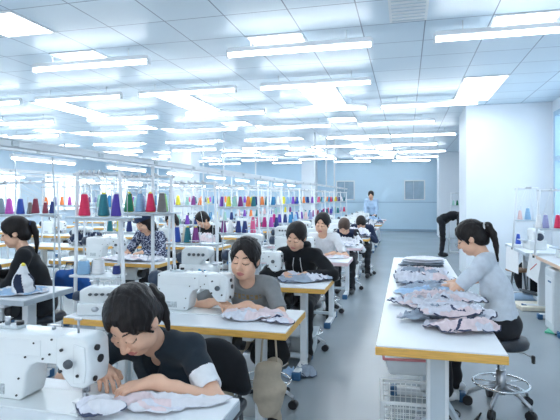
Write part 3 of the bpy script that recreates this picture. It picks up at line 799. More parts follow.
def garment(name, label, w, l, loc, rz, seed, amp, mats, group=None, cat='garment piece', base=.006, lobes=.34, acc=.15):
    """a limp cut piece of cloth: angular outline, sharp folds, a hem along part of its border, 3 mm thick"""
    rs = random.Random(seed); n, m = 110, 34; off = Vector((rs.random()*50, rs.random()*50, rs.random()*50))
    nc = rs.choice((7, 8, 9)); cr = [1+lobes*rs.uniform(-1.3, .9) for _ in range(nc)]; ph = rs.random()
    def out(j):
        q = (j/n*nc+ph) % nc; a = int(q); f = q-a
        return cr[a]*(1-f)+cr[(a+1) % nc]*f
    hem = [mnoise.noise(Vector((math.cos(2*PI*j/n)*1.1, math.sin(2*PI*j/n)*1.1, seed*3.7))) > -.2 for j in range(n)]
    sl, sc_ = rs.uniform(-.8, .8), rs.uniform(-.06, .06)
    ang = PI/2+rs.uniform(-.45, .45); ca, sa = math.cos(ang), math.sin(ang)
    def zf(x, y, q):
        a = x*ca+y*sa; c_ = -x*sa+y*ca; wob = mnoise.noise(Vector((x*5, y*5, 1))+off)*.05
        r1 = 1-2*abs(mnoise.noise(Vector(((a+wob)*19, c_*3.2, 0))+off))
        r2 = 1-2*abs(mnoise.noise(Vector(((c_+wob)*24, a*8, 7))+off))
        lo = .5+.5*mnoise.noise(Vector((x*6, y*6, 3))+off)
        return base+amp*max(0, .85*r1*r1*(1 if r1 > 0 else 0)+.30*r2*(1 if r2 > 0 else 0)+.45*lo-.12)*(1-.55*q**4)
    V, F, mid = [(0, 0, zf(0, 0, 0))], [], []
    for i in range(1, m+1):
        q = i/m
        for j in range(n):
            t = 2*PI*j/n; r = q*out(j); x, y = r*w/2*math.cos(t), r*l/2*math.sin(t); V.append((x, y, zf(x, y, q)))
    nt = len(V); V += [(x, y, max(.0005, z-.0035)) for x, y, z in V]
    idx = lambda i, j: 1+(i-1)*n+j % n
    def mm(p, i, j):
        if i >= m and hem[j % n]: return 2
        if abs(p[0]*sl+p[1]*.9+.05*mnoise.noise(Vector((p[0]*4, 2, seed)))-sc_) < .006 and i > 5: return 2
        v = mnoise.noise(Vector((p[0]*6, p[1]*6, 9))+off)
        return 1 if v > acc else 0
    for j in range(n):
        F.append((0, idx(1, j), idx(1, j+1))); mid.append(0); F.append((nt, nt+idx(1, j+1), nt+idx(1, j))); mid.append(0)
    for i in range(1, m):
        for j in range(n):
            f = (idx(i, j), idx(i+1, j), idx(i+1, j+1), idx(i, j+1)); k = mm(V[f[0]], i+1, j)
            F.append(f); mid.append(k); F.append(tuple(nt+q for q in f[::-1])); mid.append(k)
    for j in range(n):
        a, b_ = idx(m, j), idx(m, j+1); F.append((a, nt+a, nt+b_, b_)); mid.append(2 if hem[j] else 0)
    me = bpy.data.meshes.new(name); me.from_pydata(V, [], F)
    for q in mats: me.materials.append(M[q])
    me.polygons.foreach_set('material_index', mid); me.polygons.foreach_set('use_smooth', [True]*len(F)); me.update()
    o = bpy.data.objects.new(name, me); COL.objects.link(o); o.location = loc; o.rotation_euler = (0, 0, rz)
    return tag(o, label, cat, group)

# ------------------------------------------------------------------ layout
ORD = ['nearest', 'second', 'third', 'fourth', 'fifth', 'sixth', 'seventh', 'eighth', 'ninth', 'tenth', 'eleventh', 'twelfth']
rnd = random.Random(7)
NEAR = [1.17, 2.60, 3.92, 5.55, 7.2, 8.75, 10.3, 11.8, 13.3, 14.8, 16.3]
TX = -1.345
proto_t = {}
def table(x, y, label, edge='plywood', rz=0, length=1.42, width=.54, h=TH, group=None):
    k = (edge, length, width, h)
    if k not in proto_t: o = proto_t[k] = make_table(*k)
    else: o = copy_tree(proto_t[k])
    o.location = (x, y, 0); o.rotation_euler = (0, 0, rz)
    return tag(o, label, 'table', group)
machs = [None, None]; over0 = [None]; stool0 = [None]
def machine(x, y, label, rz=0, z=TH, group=None):
    k = 0 if math.hypot(x, y) < 6.5 else 1
    if machs[k] is None: o = machs[k] = make_machine(k == 0)
    else: o = copy_tree(machs[k])
    o.scale = (.93, 1, .88)
    o.location = (x, y, z); o.rotation_euler = (0, 0, rz); return tag(o, label, 'sewing machine', group)
def overlock(x, y, label, rz=0, z=TH, group=None):
    if over0[0] is None: o = over0[0] = make_overlock()
    else: o = copy_tree(over0[0])
    o.location = (x, y, z); o.rotation_euler = (0, 0, rz); return tag(o, label, 'sewing machine', group)
def stool(x, y, label, rz=0, sc=1., group=None):
    if stool0[0] is None: o = stool0[0] = make_stool()
    else: o = copy_tree(stool0[0])
    o.location = (x, y, 0); o.rotation_euler = (0, 0, rz); o.scale = (1, 1, sc); return tag(o, label, 'stool', group)

who = ['of the woman in the navy-black top', 'of the woman in the grey T-shirt', 'of the woman in the black jacket', 'of the woman in the white T-shirt',
       'of the woman with the black-and-white sleeves', 'sixth from the camera along the aisle', 'seventh from the camera along the aisle', 'eighth from the camera along the aisle',
       'ninth from the camera along the aisle', 'tenth from the camera along the aisle', 'furthest from the camera along the aisle']
for i, y in enumerate(NEAR):
    e = 'grey_edge' if i == 0 else ('plywood' if i in (1, 2, 5, 8) else 'pink_edge')
    ew = {'grey_edge': 'a pale grey edge', 'plywood': 'a yellow plywood edge', 'pink_edge': 'a pale pink edge'}[e]
    table(TX if i else -1.30, y+.27, 'sewing table with %s %s' % (ew, who[i]), e)
    machine(-1.14 if i else -1.115, y+.36, 'lockstitch machine with a navy wheel, %s' % who[i])

# --- the people of the aisle row
def whitesleeve(fc, c):
    a = c['S']['L']; d = c['E']['L']-a; L = np.linalg.norm(d); q = (fc-a)@d/L/L
    near = np.linalg.norm(np.cross(fc-a, d/L), axis=1) < .10
    return ((q > .50) & near).astype(int)
person('woman in a navy-black V-neck top bent low over the nearest sewing machine', (-1.02, 2.14, 0), 0,
       (.115, -.50, .815), (-.155, -.43, .825), None, h=.0036, sh=.43, l1=30, l2=48, hp=44, hy=-4, hr=-4, sleeve='short', dL=(-.86, -.46, -.12), dR=(.72, -.62, -.15), curl=40,
       poleL=(.9, -.05, -.45), poleR=(-.9, .0, -.45), hair='pony', pony=[(.02, .035, -.01), (.05, .055, -.05), (.075, .06, -.11), (.09, .06, -.17)],
       shirt_mats=['c_navyblack', 'c_white'], classify=whitesleeve, neck='v', hs=1.12)
def printmark(fc, c):
    v = fc-c['C']; x = v[:, 0]; u = v@c['u2']; f = v@c['f2']
    m = (f > .05) & (np.abs(x) < .10) & (np.abs(u-.17) < .016) & (np.sin(x*210) > -.45) & ((np.abs(u-.17) > .007) | (np.sin(x*105+1) > .2))
    return m.astype(int)
person('woman in a heather grey T-shirt with gold lettering sewing at the second table', (-1.04, 3.42, 0), 0,
       (.06, -.47, .815), (-.14, -.43, .825), None, h=.004, sh=.43, l1=24, l2=42, hp=12, hy=-2, hr=5, sleeve='short', dL=(-.9, -.4, -.12), dR=(.72, -.6, -.15), curl=40,
       poleL=(.9, .1, -.45), poleR=(-.9, .1, -.4), hair='back', shirt_mats=['c_grey', 'gold_print'], classify=printmark, hs=1.14, trousers='c_beige', legs=(.21, .11))
person('woman in a black zip jacket with white drawstrings looking down at the third table', (-.98, 4.74, 0), 0,
       (.13, -.45, .815), (-.06, -.47, .815), 'c_black', h=.005, l1=22, l2=38, hp=26, hy=-12, hr=8, sleeve='long', dL=(-.92, -.3, -.12), dR=(.5, -.8, -.15),
       poleL=(.9, .1, -.35), poleR=(-.9, .1, -.35), hair='back', neck='high', hs=1.08, hood=True, wide=1.02)
person('woman in a white T-shirt with black sleeve print sewing at the fourth table', (-1.02, 6.36, 0), 0,
       (.16, -.44, .815), (-.10, -.45, .815), 'c_white', h=.006, l1=18, l2=32, hp=18, hy=-8, hr=6, sleeve='short', dL=(-.9, -.3, -.12), dR=(.6, -.7, -.15), hair='back', hs=1.1, fine_hair=.0055)
person('brown-haired worker in navy with black-and-white sleeves leaning over the fifth table', (-.92, 7.98, 0), 0,
       (.10, -.44, .815), (-.14, -.45, .815), None, h=.0065, l1=25, l2=48, hp=58, hy=-10, hr=8, sleeve='long', dL=(-.9, -.3, -.12), hair='back', hair_m='hair_brown',
       shirt_mats=['c_navy', 'p_bw'], classify=lambda fc, c: ((np.abs(fc[:, 0]) > .13) | ((fc-c['N'])@c['u2'] < -.16)).astype(int))
person('worker in dark navy bent over the sixth table along the aisle', (-.80, 9.55, 0), 0,
       (.10, -.44, .815), (-.14, -.45, .815), None, h=.0075, l1=28, l2=50, hp=62, sleeve='long', hair='back', shirt_mats=['c_navy', 'p_bw'], classify=lambda fc, c: ((fc-c['N'])@c['u2'] < -.14).astype(int))
person('dark-haired worker in pale blue standing at the far end of the aisle row', (-1.06, 15.72, 0), 0,
       (.14, -.36, .95), (-.14, -.36, .95), 'c_lightblue', h=.008, sh=.84, l1=8, l2=12, hp=28, sleeve='long', hair='back', stand=True)
# --- the second row
person('woman in black with glasses and a long ponytail sitting in profile at the left table', (-3.10, 3.66, 0), R(-52),
       (.06, -.42, .83), (-.18, -.42, .83), 'c_black', h=.005, l1=14, l2=22, hp=18, hy=-6, hs=1.10, sleeve='long', hair='pony', pony=[(0, .04, -.01), (0, .065, -.08), (.0, .075, -.18), (0, .07, -.30)], neck='crew', glasses=True)
person('dark-haired worker in black at the extreme left edge beyond the ponytailed woman', (-3.70, 3.75, 0), R(-10),
       (.10, -.42, .83), (-.14, -.42, .83), 'c_black', h=.007, l1=16, l2=28, hp=32, sleeve='long', hair='back')
person('woman in a navy floral blouse and dark cap sewing at the second-row table', (-3.20, 5.88, 0), R(-8),
       (.12, -.42, .82), (-.14, -.43, .82), 'p_blouse', h=.006, l1=14, l2=24, hp=30, hy=-14, hs=1.1, sleeve='long', hair='long', cap_m='c_navy', fine_hair=.006)
person('dark-haired worker in white seen behind the blue and green thread cones', (-3.62, 7.45, 0), R(0),
       (.10, -.42, .82), (-.14, -.42, .82), 'c_white', h=.008, l1=20, l2=32, hp=40, sleeve='long', hair='bob')
person('worker in a dark jacket bowed beside the rack of small bright cones', (-3.02, 7.50, 0), R(-15),
       (.10, -.42, .82), (-.14, -.42, .82), 'c_black', h=.008, l1=18, l2=30, hp=44, hy=-20, sleeve='long', hair='back')
# --- right of the aisle
person('woman in pale blue-grey T-shirt and glasses sorting pieces at the long table', (.67, 3.78, 0), R(-110),
       (-.05, -.36, .825), (-.17, -.37, .83), 'c_paleblue', h=.0042, sh=.50, l1=8, l2=24, hp=30, hy=4, hs=1.04, sleeve='short', dL=(-.55, -.8, -.12), dR=(-.1, -.98, -.1), curl=35,
       poleL=(1, -.1, -.5), poleR=(-.9, .0, -.5), hair='pony', pony=[(0, .045, .0), (0, .08, -.06), (0, .10, -.14), (0, .11, -.25)], glasses=True, shoe='c_white', legs=(.13, .11), wide=.84, thin=.86)
person('worker in black bending right over beside the far white pillar', (.88, 13.0, 0), R(88),
       (.08, -.60, .80), (-.12, -.60, .80), 'c_black', h=.007, sh=.82, l1=62, l2=84, hp=100, sleeve='long', hair='back', stand=True)

# --- seats
c = make_chair(); c.location = (-1.0, 2.18, 0); tag(c, 'black padded chair the navy-black topped woman sits on', 'chair')
for x, y, l in ((-.99, 3.42, 'under the woman in the grey T-shirt'), (-.98, 4.76, 'under the woman in the black jacket'), (-1.02, 6.38, 'under the woman in the white T-shirt'),
                (-.92, 8.0, 'under the brown-haired worker at the fifth table'), (-.80, 9.57, 'under the worker in navy at the sixth table'), (-3.10, 3.68, 'under the ponytailed woman in black at left'),
                (-3.20, 5.9, 'under the woman in the floral blouse'), (-3.62, 7.47, 'under the worker in white behind the cones'), (-3.02, 7.52, 'under the worker in the dark jacket'), (-3.70, 3.77, 'under the worker at the extreme left edge')):
    stool(x, y, 'black round stool ' + l, rz=x*3, sc=.86)
stool(.65, 3.74, 'black swivel stool with chrome foot ring and casters beside the long table', rz=.2, sc=.94)

# --- the long sorting table: three boards wide apart legs, one top
r = empty('sorting_table', (.155, 4.21, 0)); tag(r, 'long white sorting table with a yellow plywood edge right of the aisle', 'table')
MB().box((0, 0, .776), (.594, 3.574, .008), M['laminate'], .002).build('tabletop', r)
MB().box((0, 0, .752), (.60, 3.58, .04), M['plywood'], .004).build('edge_band', r)
for y in (-1.58, -.40, .40, 1.58):
    g = MB().box((0.0, y, .39), (.11, .06, .69), M['white_metal'], .008); g.box((0, y, .72), (.52, .06, .03), M['white_metal'], .004); g.box((0, y, .045), (.50, .06, .055), M['white_metal'], .008)
    g.box((0, y-.031, .42), (.07, .004, .55), M['grey_metal'], .002)
    l = g.build('leg', r)
    for q in (-1, 1): MB().box((q*.245, y, .04), (.05, .072, .07), M['blue_cap'], .01).build('foot_cap', l)
b = MB()
for q in (-1, 1): b.box((q*.2, 0, .715), (.03, 3.3, .03), M['white_metal'], .004)
b.build('rail', r)

# --- cut pieces on the tables
TR = .7805
flat = dict(lobes=.05)
for k in range(4):
    garment('garment_piece', ['slate grey folded piece at the bottom of the neat far stack', 'blue-grey folded piece second in the neat far stack', 'pale folded piece third in the neat far stack', 'white folded piece topmost of the neat far stack'][k],
            .46-.02*k, .40-.02*k, (.15+.01*k, 5.26+.015*k, TR+.022*k), .1*k, 100+k, .010, [('g_teal', 'g_grey', 'g_teal'), ('g_grey', 'g_grey', 'g_teal'), ('g_main', 'g_white', 'g_grey'), ('g_white', 'g_white', 'g_main')][k], 'garment pieces on the sorting table', base=.016, lobes=.06)
P_ = ('g_pink', 'g_main', 'g_trim')
for lab, w, l, x, y, z, rz, sd, amp, ms, bs in (
    ('pale grey crumpled piece in the heap by the woman\'s hands', .50, .36, .14, 4.62, TR, .2, 11, .07, ('g_main', 'g_pink', 'g_trim'), .006),
    ('pink and grey rumpled piece just nearer than her hands', .54, .34, .15, 4.34, TR, -.2, 12, .07, ('g_main', 'g_pink', 'g_trim'), .008),
    ('blue-grey crumpled piece lying on top before her hands', .36, .28, .10, 4.45, TR+.045, .5, 13, .05, ('g_grey', 'g_pink', 'g_trim'), .008),
    ('sky blue flat piece spread across the middle of the long table', .56, .40, .16, 3.86, TR, .05, 14, .028, ('g_blue', 'g_grey', 'g_main'), .006),
    ('pale blue-grey piece tucked behind the sky blue one', .50, .26, .16, 4.08, TR, -.1, 15, .04, ('g_grey', 'g_main', 'g_trim'), .008),
    ('pink and lilac crumpled piece in the middle of the table', .56, .36, .21, 3.48, TR, .12, 16, .07, ('g_main', 'g_pink', 'g_trim'), .006),
    ('small pink piece with navy edges left of the middle', .26, .26, .03, 3.40, TR, .9, 17, .05, ('g_pink', 'g_main', 'g_trim'), .006),
    ('dark-edged grey piece at the back of the nearest heap', .52, .30, .21, 3.06, TR, .35, 18, .06, ('g_grey', 'g_main', 'g_trim'), .008),
    ('lilac piece with a dark navy hem on top of the nearest heap', .50, .26, .25, 3.00, TR+.045, .25, 19, .05, ('g_main', 'g_pink', 'g_trim'), .008),
    ('pink-printed piece with navy trim nearest the table end', .42, .26, .28, 2.80, TR, .15, 20, .055, ('g_pink', 'g_main', 'g_trim'), .006)):
    garment('garment_piece', lab, w, l, (x, y, z), rz, sd, amp, ms, 'garment pieces on the sorting table', base=bs)
TT = TH+.0005
for lab, w, l, x, y, z, rz, sd, amp, ms, ac in (
    ('pale lilac garment piece under the nearest woman\'s hand', .44, .24, -.86, 1.575, TT, .25, 31, .028, ('g_white', 'g_pink', 'g_main'), .30),
    ('small navy-trimmed pink piece at the nearest needle', .17, .12, -1.01, 1.47, TT+.010, .1, 32, .035, ('g_main', 'g_white', 'g_trim'), .1),
    ('pink crumpled piece at the grey-shirted woman\'s needle', .34, .20, -.89, 2.86, TT, .15, 33, .05, ('g_pink', 'g_main', 'g_main'), .05),
    ('pale piece with a navy hem near the corner of the second table', .24, .14, -.76, 2.80, TT, -.2, 34, .035, ('g_main', 'g_pink', 'g_trim'), .15),
    ('grey garment piece with dark hem on the third table', .44, .30, -.86, 4.24, TT, .1, 35, .05, ('g_grey', 'g_main', 'g_trim'), .05),
    ('pink piece at the black-jacketed woman\'s fingers', .18, .14, -1.0, 4.28, TT+.02, .4, 36, .05, ('g_pink', 'g_main', 'g_main'), .1),
    ('pale pink piece under the hands of the woman in white', .46, .26, -.92, 5.92, TT, .1, 37, .04, ('g_pink', 'g_white', 'g_main'), .05),
    ('white cloth heap before the black-and-white sleeves', .50, .36, -.90, 7.52, TT, .1, 38, .11, ('g_white', 'g_main', 'g_main'), .2),
    ('lilac flat piece at the front of the fifth table', .46, .20, -.90, 7.31, TT, .0, 39, .05, ('g_main', 'g_white', 'g_grey'), .2),
    ('white and navy cloth heap on the sixth table', .56, .40, -.90, 9.02, TT, .0, 40, .16, ('g_white', 'g_main', 'g_trim'), .0),
    ('white cloth heap on the seventh table', .56, .40, -.90, 10.55, TT, .3, 41, .16, ('g_white', 'g_main', 'g_trim'), .05),
    ('pale and dark cloth heap on the eighth table', .56, .40, -.90, 12.05, TT, .6, 42, .18, ('g_white', 'g_teal', 'g_trim'), .0),
    ('sky blue cloth heap on the ninth table', .56, .40, -.90, 13.55, TT, .2, 43, .18, ('g_blue', 'g_white', 'g_trim'), .1),
    ('light blue cloth on the left table before the ponytailed woman', .50, .36, -2.90, 3.20, TT, .3, 44, .03, ('g_blue', 'g_white', 'g_main'), .1),
    ('white and pink cloth piece before the floral blouse', .56, .34, -3.12, 5.12, TT, .1, 45, .06, ('g_white', 'g_pink', 'g_grey'), .1),
    ('grey-white cloth piece on the corner of the second-row table', .30, .24, -2.84, 5.10, TT, .6, 46, .05, ('g_white', 'g_grey', 'g_grey'), .1)):
    garment('garment_piece', lab, w, l, (x, y, z), rz, sd, amp, ms, 'garment pieces on the sewing tables', acc=ac)

# --- second row tables (left of the thread stands) and the rows beyond
ROW2 = [2.94, 4.90, 6.70, 8.50, 10.3, 12.1, 13.9, 15.7, 17.4]
w2 = ['the table of the ponytailed woman', 'the table of the woman in floral blouse', 'the table of the two workers behind cones']
for i, y in enumerate(ROW2):
    e = 'grey_edge' if i == 0 else 'plywood'
    ln = w2[i] if i < 3 else '%s from the camera' % ORD[i]
    table(-3.36, y+.27, 'white %s-edged table of the second row, %s' % ('grey' if i == 0 else 'plywood', ln), e)
    if i == 0: machine(-3.40, y+.30, 'white sewing machine on the ponytailed woman\'s table')
    else: machine(-3.35, y+.36, 'white sewing machine on %s' % (w2[i] if i < 3 else 'the second-row table %s from the camera' % ORD[i]))
for row, (x, ys) in enumerate(((-5.05, (4.6, 6.5, 8.4, 10.3, 12.2, 14.1, 16.0, 17.6)), (-6.85, (6.3, 8.3, 10.6, 12.6, 14.6)), (-9.0, (8.6, 10.8, 13.0, 15.2)))):
    rn = ['third', 'fourth', 'fifth'][row]
    for i, y in enumerate(ys):
        table(x, y, ('yellow-edged sewing table in the %s row from the aisle, %s from the camera' % (rn, ORD[i])).replace('nearest from', 'nearest'), 'plywood')
        (machine if (i+row) % 2 == 0 else overlock)(x+.2, y+.1, ('white sewing machine in the %s row from the aisle, %s from the camera' % (rn, ORD[i])).replace('nearest from', 'nearest'))

for i, y in enumerate(ROW2[2:7]):
    cm = [('g_white', 'g_pink', 'g_trim'), ('g_blue', 'g_white', 'g_trim'), ('g_teal', 'g_grey', 'g_trim'), ('g_white', 'g_main', 'g_trim'), ('g_grey', 'g_white', 'g_trim')][i]
    garment('garment_piece', '%s cloth heap on the second-row table %s from the camera' % (['white', 'blue', 'slate', 'pale lilac', 'grey'][i], ORD[i+2]), .6, .36, (-2.98, y+.27, TT), .2*i, 70+i, .16, cm, 'garment pieces on the sewing tables', acc=.1)
    garment('garment_piece', '%s flat cloth at the back of the second-row table %s from the camera' % (['navy', 'pale', 'pink', 'sky blue', 'white'][i], ORD[i+2]), .5, .36, (-3.82, y+.27, TT), .5*i, 80+i, .14, [('c_navy', 'g_grey', 'g_white'), ('g_main', 'g_white', 'g_trim'), ('g_pink', 'g_white', 'g_trim'), ('g_blue', 'g_white', 'g_trim'), ('g_white', 'g_main', 'g_trim')][i], 'garment pieces on the sewing tables', acc=.1)
for i, y in enumerate((6.5, 8.4, 10.3, 12.2, 14.1)):
    garment('garment_piece', '%s cloth heap on the third-row table %s from the camera' % (['navy', 'white', 'slate', 'pink', 'blue'][i], ORD[i+1]), .6, .36, (-4.75, y+.0, TT), .4*i, 90+i, .18, [('c_navy', 'g_grey', 'g_white'), ('g_white', 'g_main', 'g_trim'), ('g_teal', 'g_grey', 'g_trim'), ('g_pink', 'g_white', 'g_trim'), ('g_blue', 'g_white', 'g_trim')][i], 'garment pieces on the sewing tables', acc=.1)
# overlock machines at the left ends of the aisle tables
for i in (1, 2, 3, 4, 5, 6, 7):
    o = overlock(-1.84, NEAR[i]+.27, ('squat overlock machine on the table ' + (who[i] if i > 4 else ['', 'of the grey-shirted woman', 'of the black-jacketed woman', 'of the woman in white', 'of the worker with black-and-white sleeves'][i])), rz=0 if i != 1 else .25)
    if i == 1: o.scale = (.85, .85, .60); o.location.y = NEAR[i]+.16; o.location.x = -1.88

# --- thread stands with their cones
racks = {}
def rack(x, y, label, width, top, trays, low=None, rz=0, foot=0., depth=.2):
    k = (width, top, trays, low, foot, depth)
    if k not in racks: o = racks[k] = make_rack(width, top, trays, low, depth, foot)
    else: o = copy_tree(racks[k])
    o.location = (x, y, 0); o.rotation_euler = (0, 0, rz); return tag(o, label, 'thread stand')
rack(-2.22, 3.2, 'white thread stand with crimson, teal and indigo cones behind the nearest machine', .36, 1.69, ((1.36, -.1, 1.35),), .93)
for cname, x, cr in (('crimson', -2.34, 'white_core'), ('teal', -2.175, 'yellow_core'), ('indigo', -2.065, 'white_core')):
    cone(cname, (x, 3.2, 1.356), '%s thread cone on the upper tray of the nearest stand' % cname, 1.0, cr)
for cname, x, dy, s_ in (('slate', -2.36, .02, .62), ('sky blue', -2.31, -.05, .66), ('white', -2.22, .0, .68), ('navy', -2.08, .02, .42), ('slate', -2.285, .07, .6)):
    cone(cname, (x, 3.2+dy, .926), '%s short thread cone on the low shelf of the nearest stand, %s' % (cname, 'at its left end' if x < -2.33 else ('at its right end' if x > -2.1 else ('behind the others' if dy > .05 else 'in the middle'))), s_*1.55, short=True)
rack(-2.24, 3.92, 'white thread stand with bottle green and crimson cones above the floral blouse', .50, 1.70, ((1.37, -.02, 1.1),))
for cname, x, dy, cr in (('bottle green', -2.395, -.02, 'yellow_core'), ('sky blue', -2.295, .0, 'white_core'), ('plum', -2.215, .055, 'white_core'), ('crimson', -2.175, -.03, 'yellow_core'), ('lime green', -2.10, .06, 'white_core'), ('grey-brown', -2.065, -.03, 'white_core'), ('orange', -2.44, .06, 'white_core')):
    cone(cname, (x, 3.92+dy, 1.366), '%s thread cone on the second stand above the floral blouse' % cname, 1.0, cr)
rack(-2.24, 4.9, 'white thread stand with royal blue and teal cones behind the second machine', .52, 1.67, ((1.01, -.05, 1.1),), .50)
for cname, x, dy, cr in (('royal blue', -2.42, 0, 'white_core'), ('cream', -2.345, .05, 'white_core'), ('teal', -2.285, -.02, 'yellow_core'), ('plum', -2.20, .0, 'yellow_core')):
    cone(cname, (x, 4.9+dy, 1.006), '%s thread cone on the third stand behind the second machine' % cname, 1.0, cr)
seqs = [('plum', 'white', 'navy', 'navy', 'rose pink'), ('rose pink', 'rose pink', 'cerise', 'magenta', 'navy'), ('cerise', 'indigo', 'navy', 'azure', 'sky blue'), ('azure', 'royal blue', 'violet', 'pale pink', 'lavender'),
        ('teal', 'azure', 'plum', 'maroon', 'navy'), ('pale pink', 'sky blue', 'cerise', 'teal', 'indigo'), ('lavender', 'rose pink', 'azure', 'mint', 'teal'), ('royal blue', 'orange', 'mint', 'violet', 'crimson')]
ups = [('violet', 'yellow', 'mint', 'plum', 'orange', 'teal'), ('yellow', 'navy', 'orange', 'teal', 'azure', 'white'), ('azure', 'orange', 'yellow', 'sky blue', 'violet', 'royal blue'), ('sky blue', 'yellow', 'bottle green', 'orange', 'navy', 'violet'),
       ('azure', 'teal', 'orange', 'mint', 'rose pink', 'sky blue'), ('mint', 'orange', 'teal', 'yellow', 'azure', 'crimson'), ('crimson', 'orange', 'mint', 'teal', 'yellow', 'navy'), ('azure', 'mint', 'orange', 'plum', 'white', 'teal')]
pos5 = ['at the left end', 'second from left', 'in the middle', 'second from right', 'at the right end']
pos6 = ['leftmost', 'second from left', 'third from left', 'third from right', 'second from right', 'rightmost']
for i, y in enumerate((6.4, 7.7, 9.1, 10.6, 12.1, 13.6, 15.1, 16.6)):
    nm = ORD[i+3]
    rack(-2.24, y, 'white thread stand beside the aisle row, %s from the camera' % nm, .56, 1.67, ((1.01, -.02, 1.02), (1.37, -.02, 1.02)))
    for k in range(5): cone(seqs[i][k], (-2.45+.105*k, y+rnd.uniform(-.03, .03), 1.006), '%s cone %s on the lower tray of the %s aisle stand' % (seqs[i][k], pos5[k], nm))
    for k in range(6): cone(ups[i][k], (-2.46+.09*k+rnd.uniform(-.02, .02), y+rnd.uniform(-.03, .03), 1.366), '%s cone %s on the upper tray of the %s aisle stand' % (ups[i][k], pos6[k], nm), .85)
# second row stands
rack(-4.14, 4.6, 'white thread stand with magenta and blue cones at the left edge', .86, 1.68, ((1.31, -.02, .64), (1.32, .72, 1.04)))
for cname, x, dy, s_ in (('slate', -4.45, 0, 1.05), ('magenta', -4.34, 0, 1.05), ('royal blue', -4.19, 0, 1.05), ('grey-brown', -4.115, .06, .8), ('maroon', -3.99, 0, 1.0), ('maroon', -3.86, .0, .75), ('navy', -3.77, 0, .8)):
    cone(cname, (x, 4.6+dy, 1.306 if x < -4.05 else 1.316), '%s thread cone on the left-edge stand%s' % (cname, ', the smaller one' if s_ == .75 else ''), s_)
ups2 = [('maroon', 'mint', 'pale pink', 'azure', 'royal blue', 'teal', 'mint', 'lavender'), ('azure', 'teal', 'mint', 'violet', 'yellow', 'mint', 'plum', 'orange'), ('teal', 'orange', 'yellow', 'azure', 'navy', 'white', 'mint', 'rose pink'),
        ('orange', 'azure', 'mint', 'sky blue', 'violet', 'yellow', 'navy', 'pale pink'), ('azure', 'azure', 'yellow', 'orange', 'mint', 'lavender', 'navy', 'teal'), ('pale pink', 'mint', 'violet', 'azure', 'orange', 'yellow', 'teal', 'cerise')]
for i, y in enumerate((6.1, 7.95, 9.8, 11.6, 13.4, 15.2)):
    nm = ORD[i+1]
    rack(-3.95, y, 'white thread stand of the second row, %s from the camera' % nm, 1.0, 1.70, ((1.02, .3, 1.02), (1.36, -.02, 1.02)))
    for k in range(4):
        cn = ups2[(i+2) % 6][k*2]; cone(cn, (-4.05+.16*k, y+rnd.uniform(-.03, .03), 1.016), '%s cone on the low tray of the %s second-row stand, %s from left' % (cn, nm, ORD[k].replace('nearest', 'first')), 1.0)
    for k in range(8): cone(ups2[i][k], (-4.38+.123*k+rnd.uniform(-.025, .025), y+rnd.uniform(-.04, .04), 1.356), '%s cone on the %s stand of the second row, %s from left' % (ups2[i][k], nm, ORD[k].replace('nearest', 'first')), (.78, .98, .86, 1.04)[(k*7+i*3) % 4])
for row, (x, ys) in enumerate(((-5.85, (5.6, 7.5, 9.4, 11.3, 13.2, 15.1)), (-7.75, (7.4, 11.4, 13.4)))):
    rn = ['third', 'fourth'][row]
    for i, y in enumerate(ys):
        rack(x, y, 'white thread stand of the %s row, %s from the camera' % (rn, ORD[i]), 1.0, 1.70, ((1.36, -.02, 1.02),))
        for k in range(6):
            cn = rnd.choice(list(CONE_COL)); cone(cn, (x-.4+.155*k+rnd.uniform(-.04, .04), y+rnd.uniform(-.03, .03), 1.356), '%s cone on the %s stand of the %s row, %s from left' % (cn, ORD[i], rn, ORD[k].replace('nearest', 'first')), .9)

# --- right wall: two tables with overlock machines and stands
table(1.86, 6.20, 'white wall table with a peach edge at the right edge of the picture', 'peach_edge', R(90), 1.30, .60, .78)
table(1.80, 7.62, 'white wall table with a grey edge nearer the broad pillar', 'grey_edge', R(90), 1.36, .60, .78)
overlock(1.86, 6.35, 'white overlock machine on the peach-edged wall table', R(100), .78)
overlock(1.72, 7.45, 'white overlock machine on the grey-edged wall table', R(95), .78)
rack(1.80, 6.62, 'thread stand with lavender and red cones on the peach-edged wall table', .42, 1.60, ((1.12, -.05, 1.25),), None, 0, .78)
for cname, x in (('white', 1.58), ('lavender', 1.655), ('crimson', 1.79), ('pale pink', 1.90)): cone(cname, (x, 6.62, 1.116), '%s thread cone on the right-hand wall stand' % cname, 1.0)
rack(1.66, 7.60, 'thread stand with pink and pale blue cones on the grey-edged wall table', .26, 1.64, ((1.18, -.1, 1.1),), None, 0, .78)
for cname, x, s_ in (('pale pink', 1.57, .8), ('sky blue', 1.67, 1.0)): cone(cname, (x, 7.60, 1.176), '%s thread cone on the stand nearer the broad pillar' % cname, s_)
cone('royal blue', (1.66, 8.16, .78), 'royal blue thread cone standing on the grey-edged wall table', .95)

# --- loose things
# drawstring pouch on the left table
o = empty('drawstring_pouch', (-2.80, 3.10, TH+.012), .4); tag(o, 'small white and navy bundled pouch with yellow tip on the left table', 'pouch')
s = SDF((-.12, -.1, -.02), (.12, .1, .28), .005); s.ell((0, 0, .06), (.085, .06, .085), k=.02); s.cap((0, 0, .10), (.0, 0, .20), .055, .026, .03); s.ell((0, 0, -.02), (.2, .2, .022), k=.004, op='sub'); s.wrinkle(.005, 45, 4)
V, F = s.mesh(); fc = V[F].mean(1); mesh_obj('bag', V, F, [M['c_white'], M['c_navy']], o, ((np.sin(np.arctan2(fc[:, 1], fc[:, 0])*3+fc[:, 2]*9) > .1) & (fc[:, 2] < .15)).astype(int))
MB().lathe([(.018, .19), (.020, .212), (.012, .226), (.004, .230)], M['yellow_core'], n=12).build('tip', o)
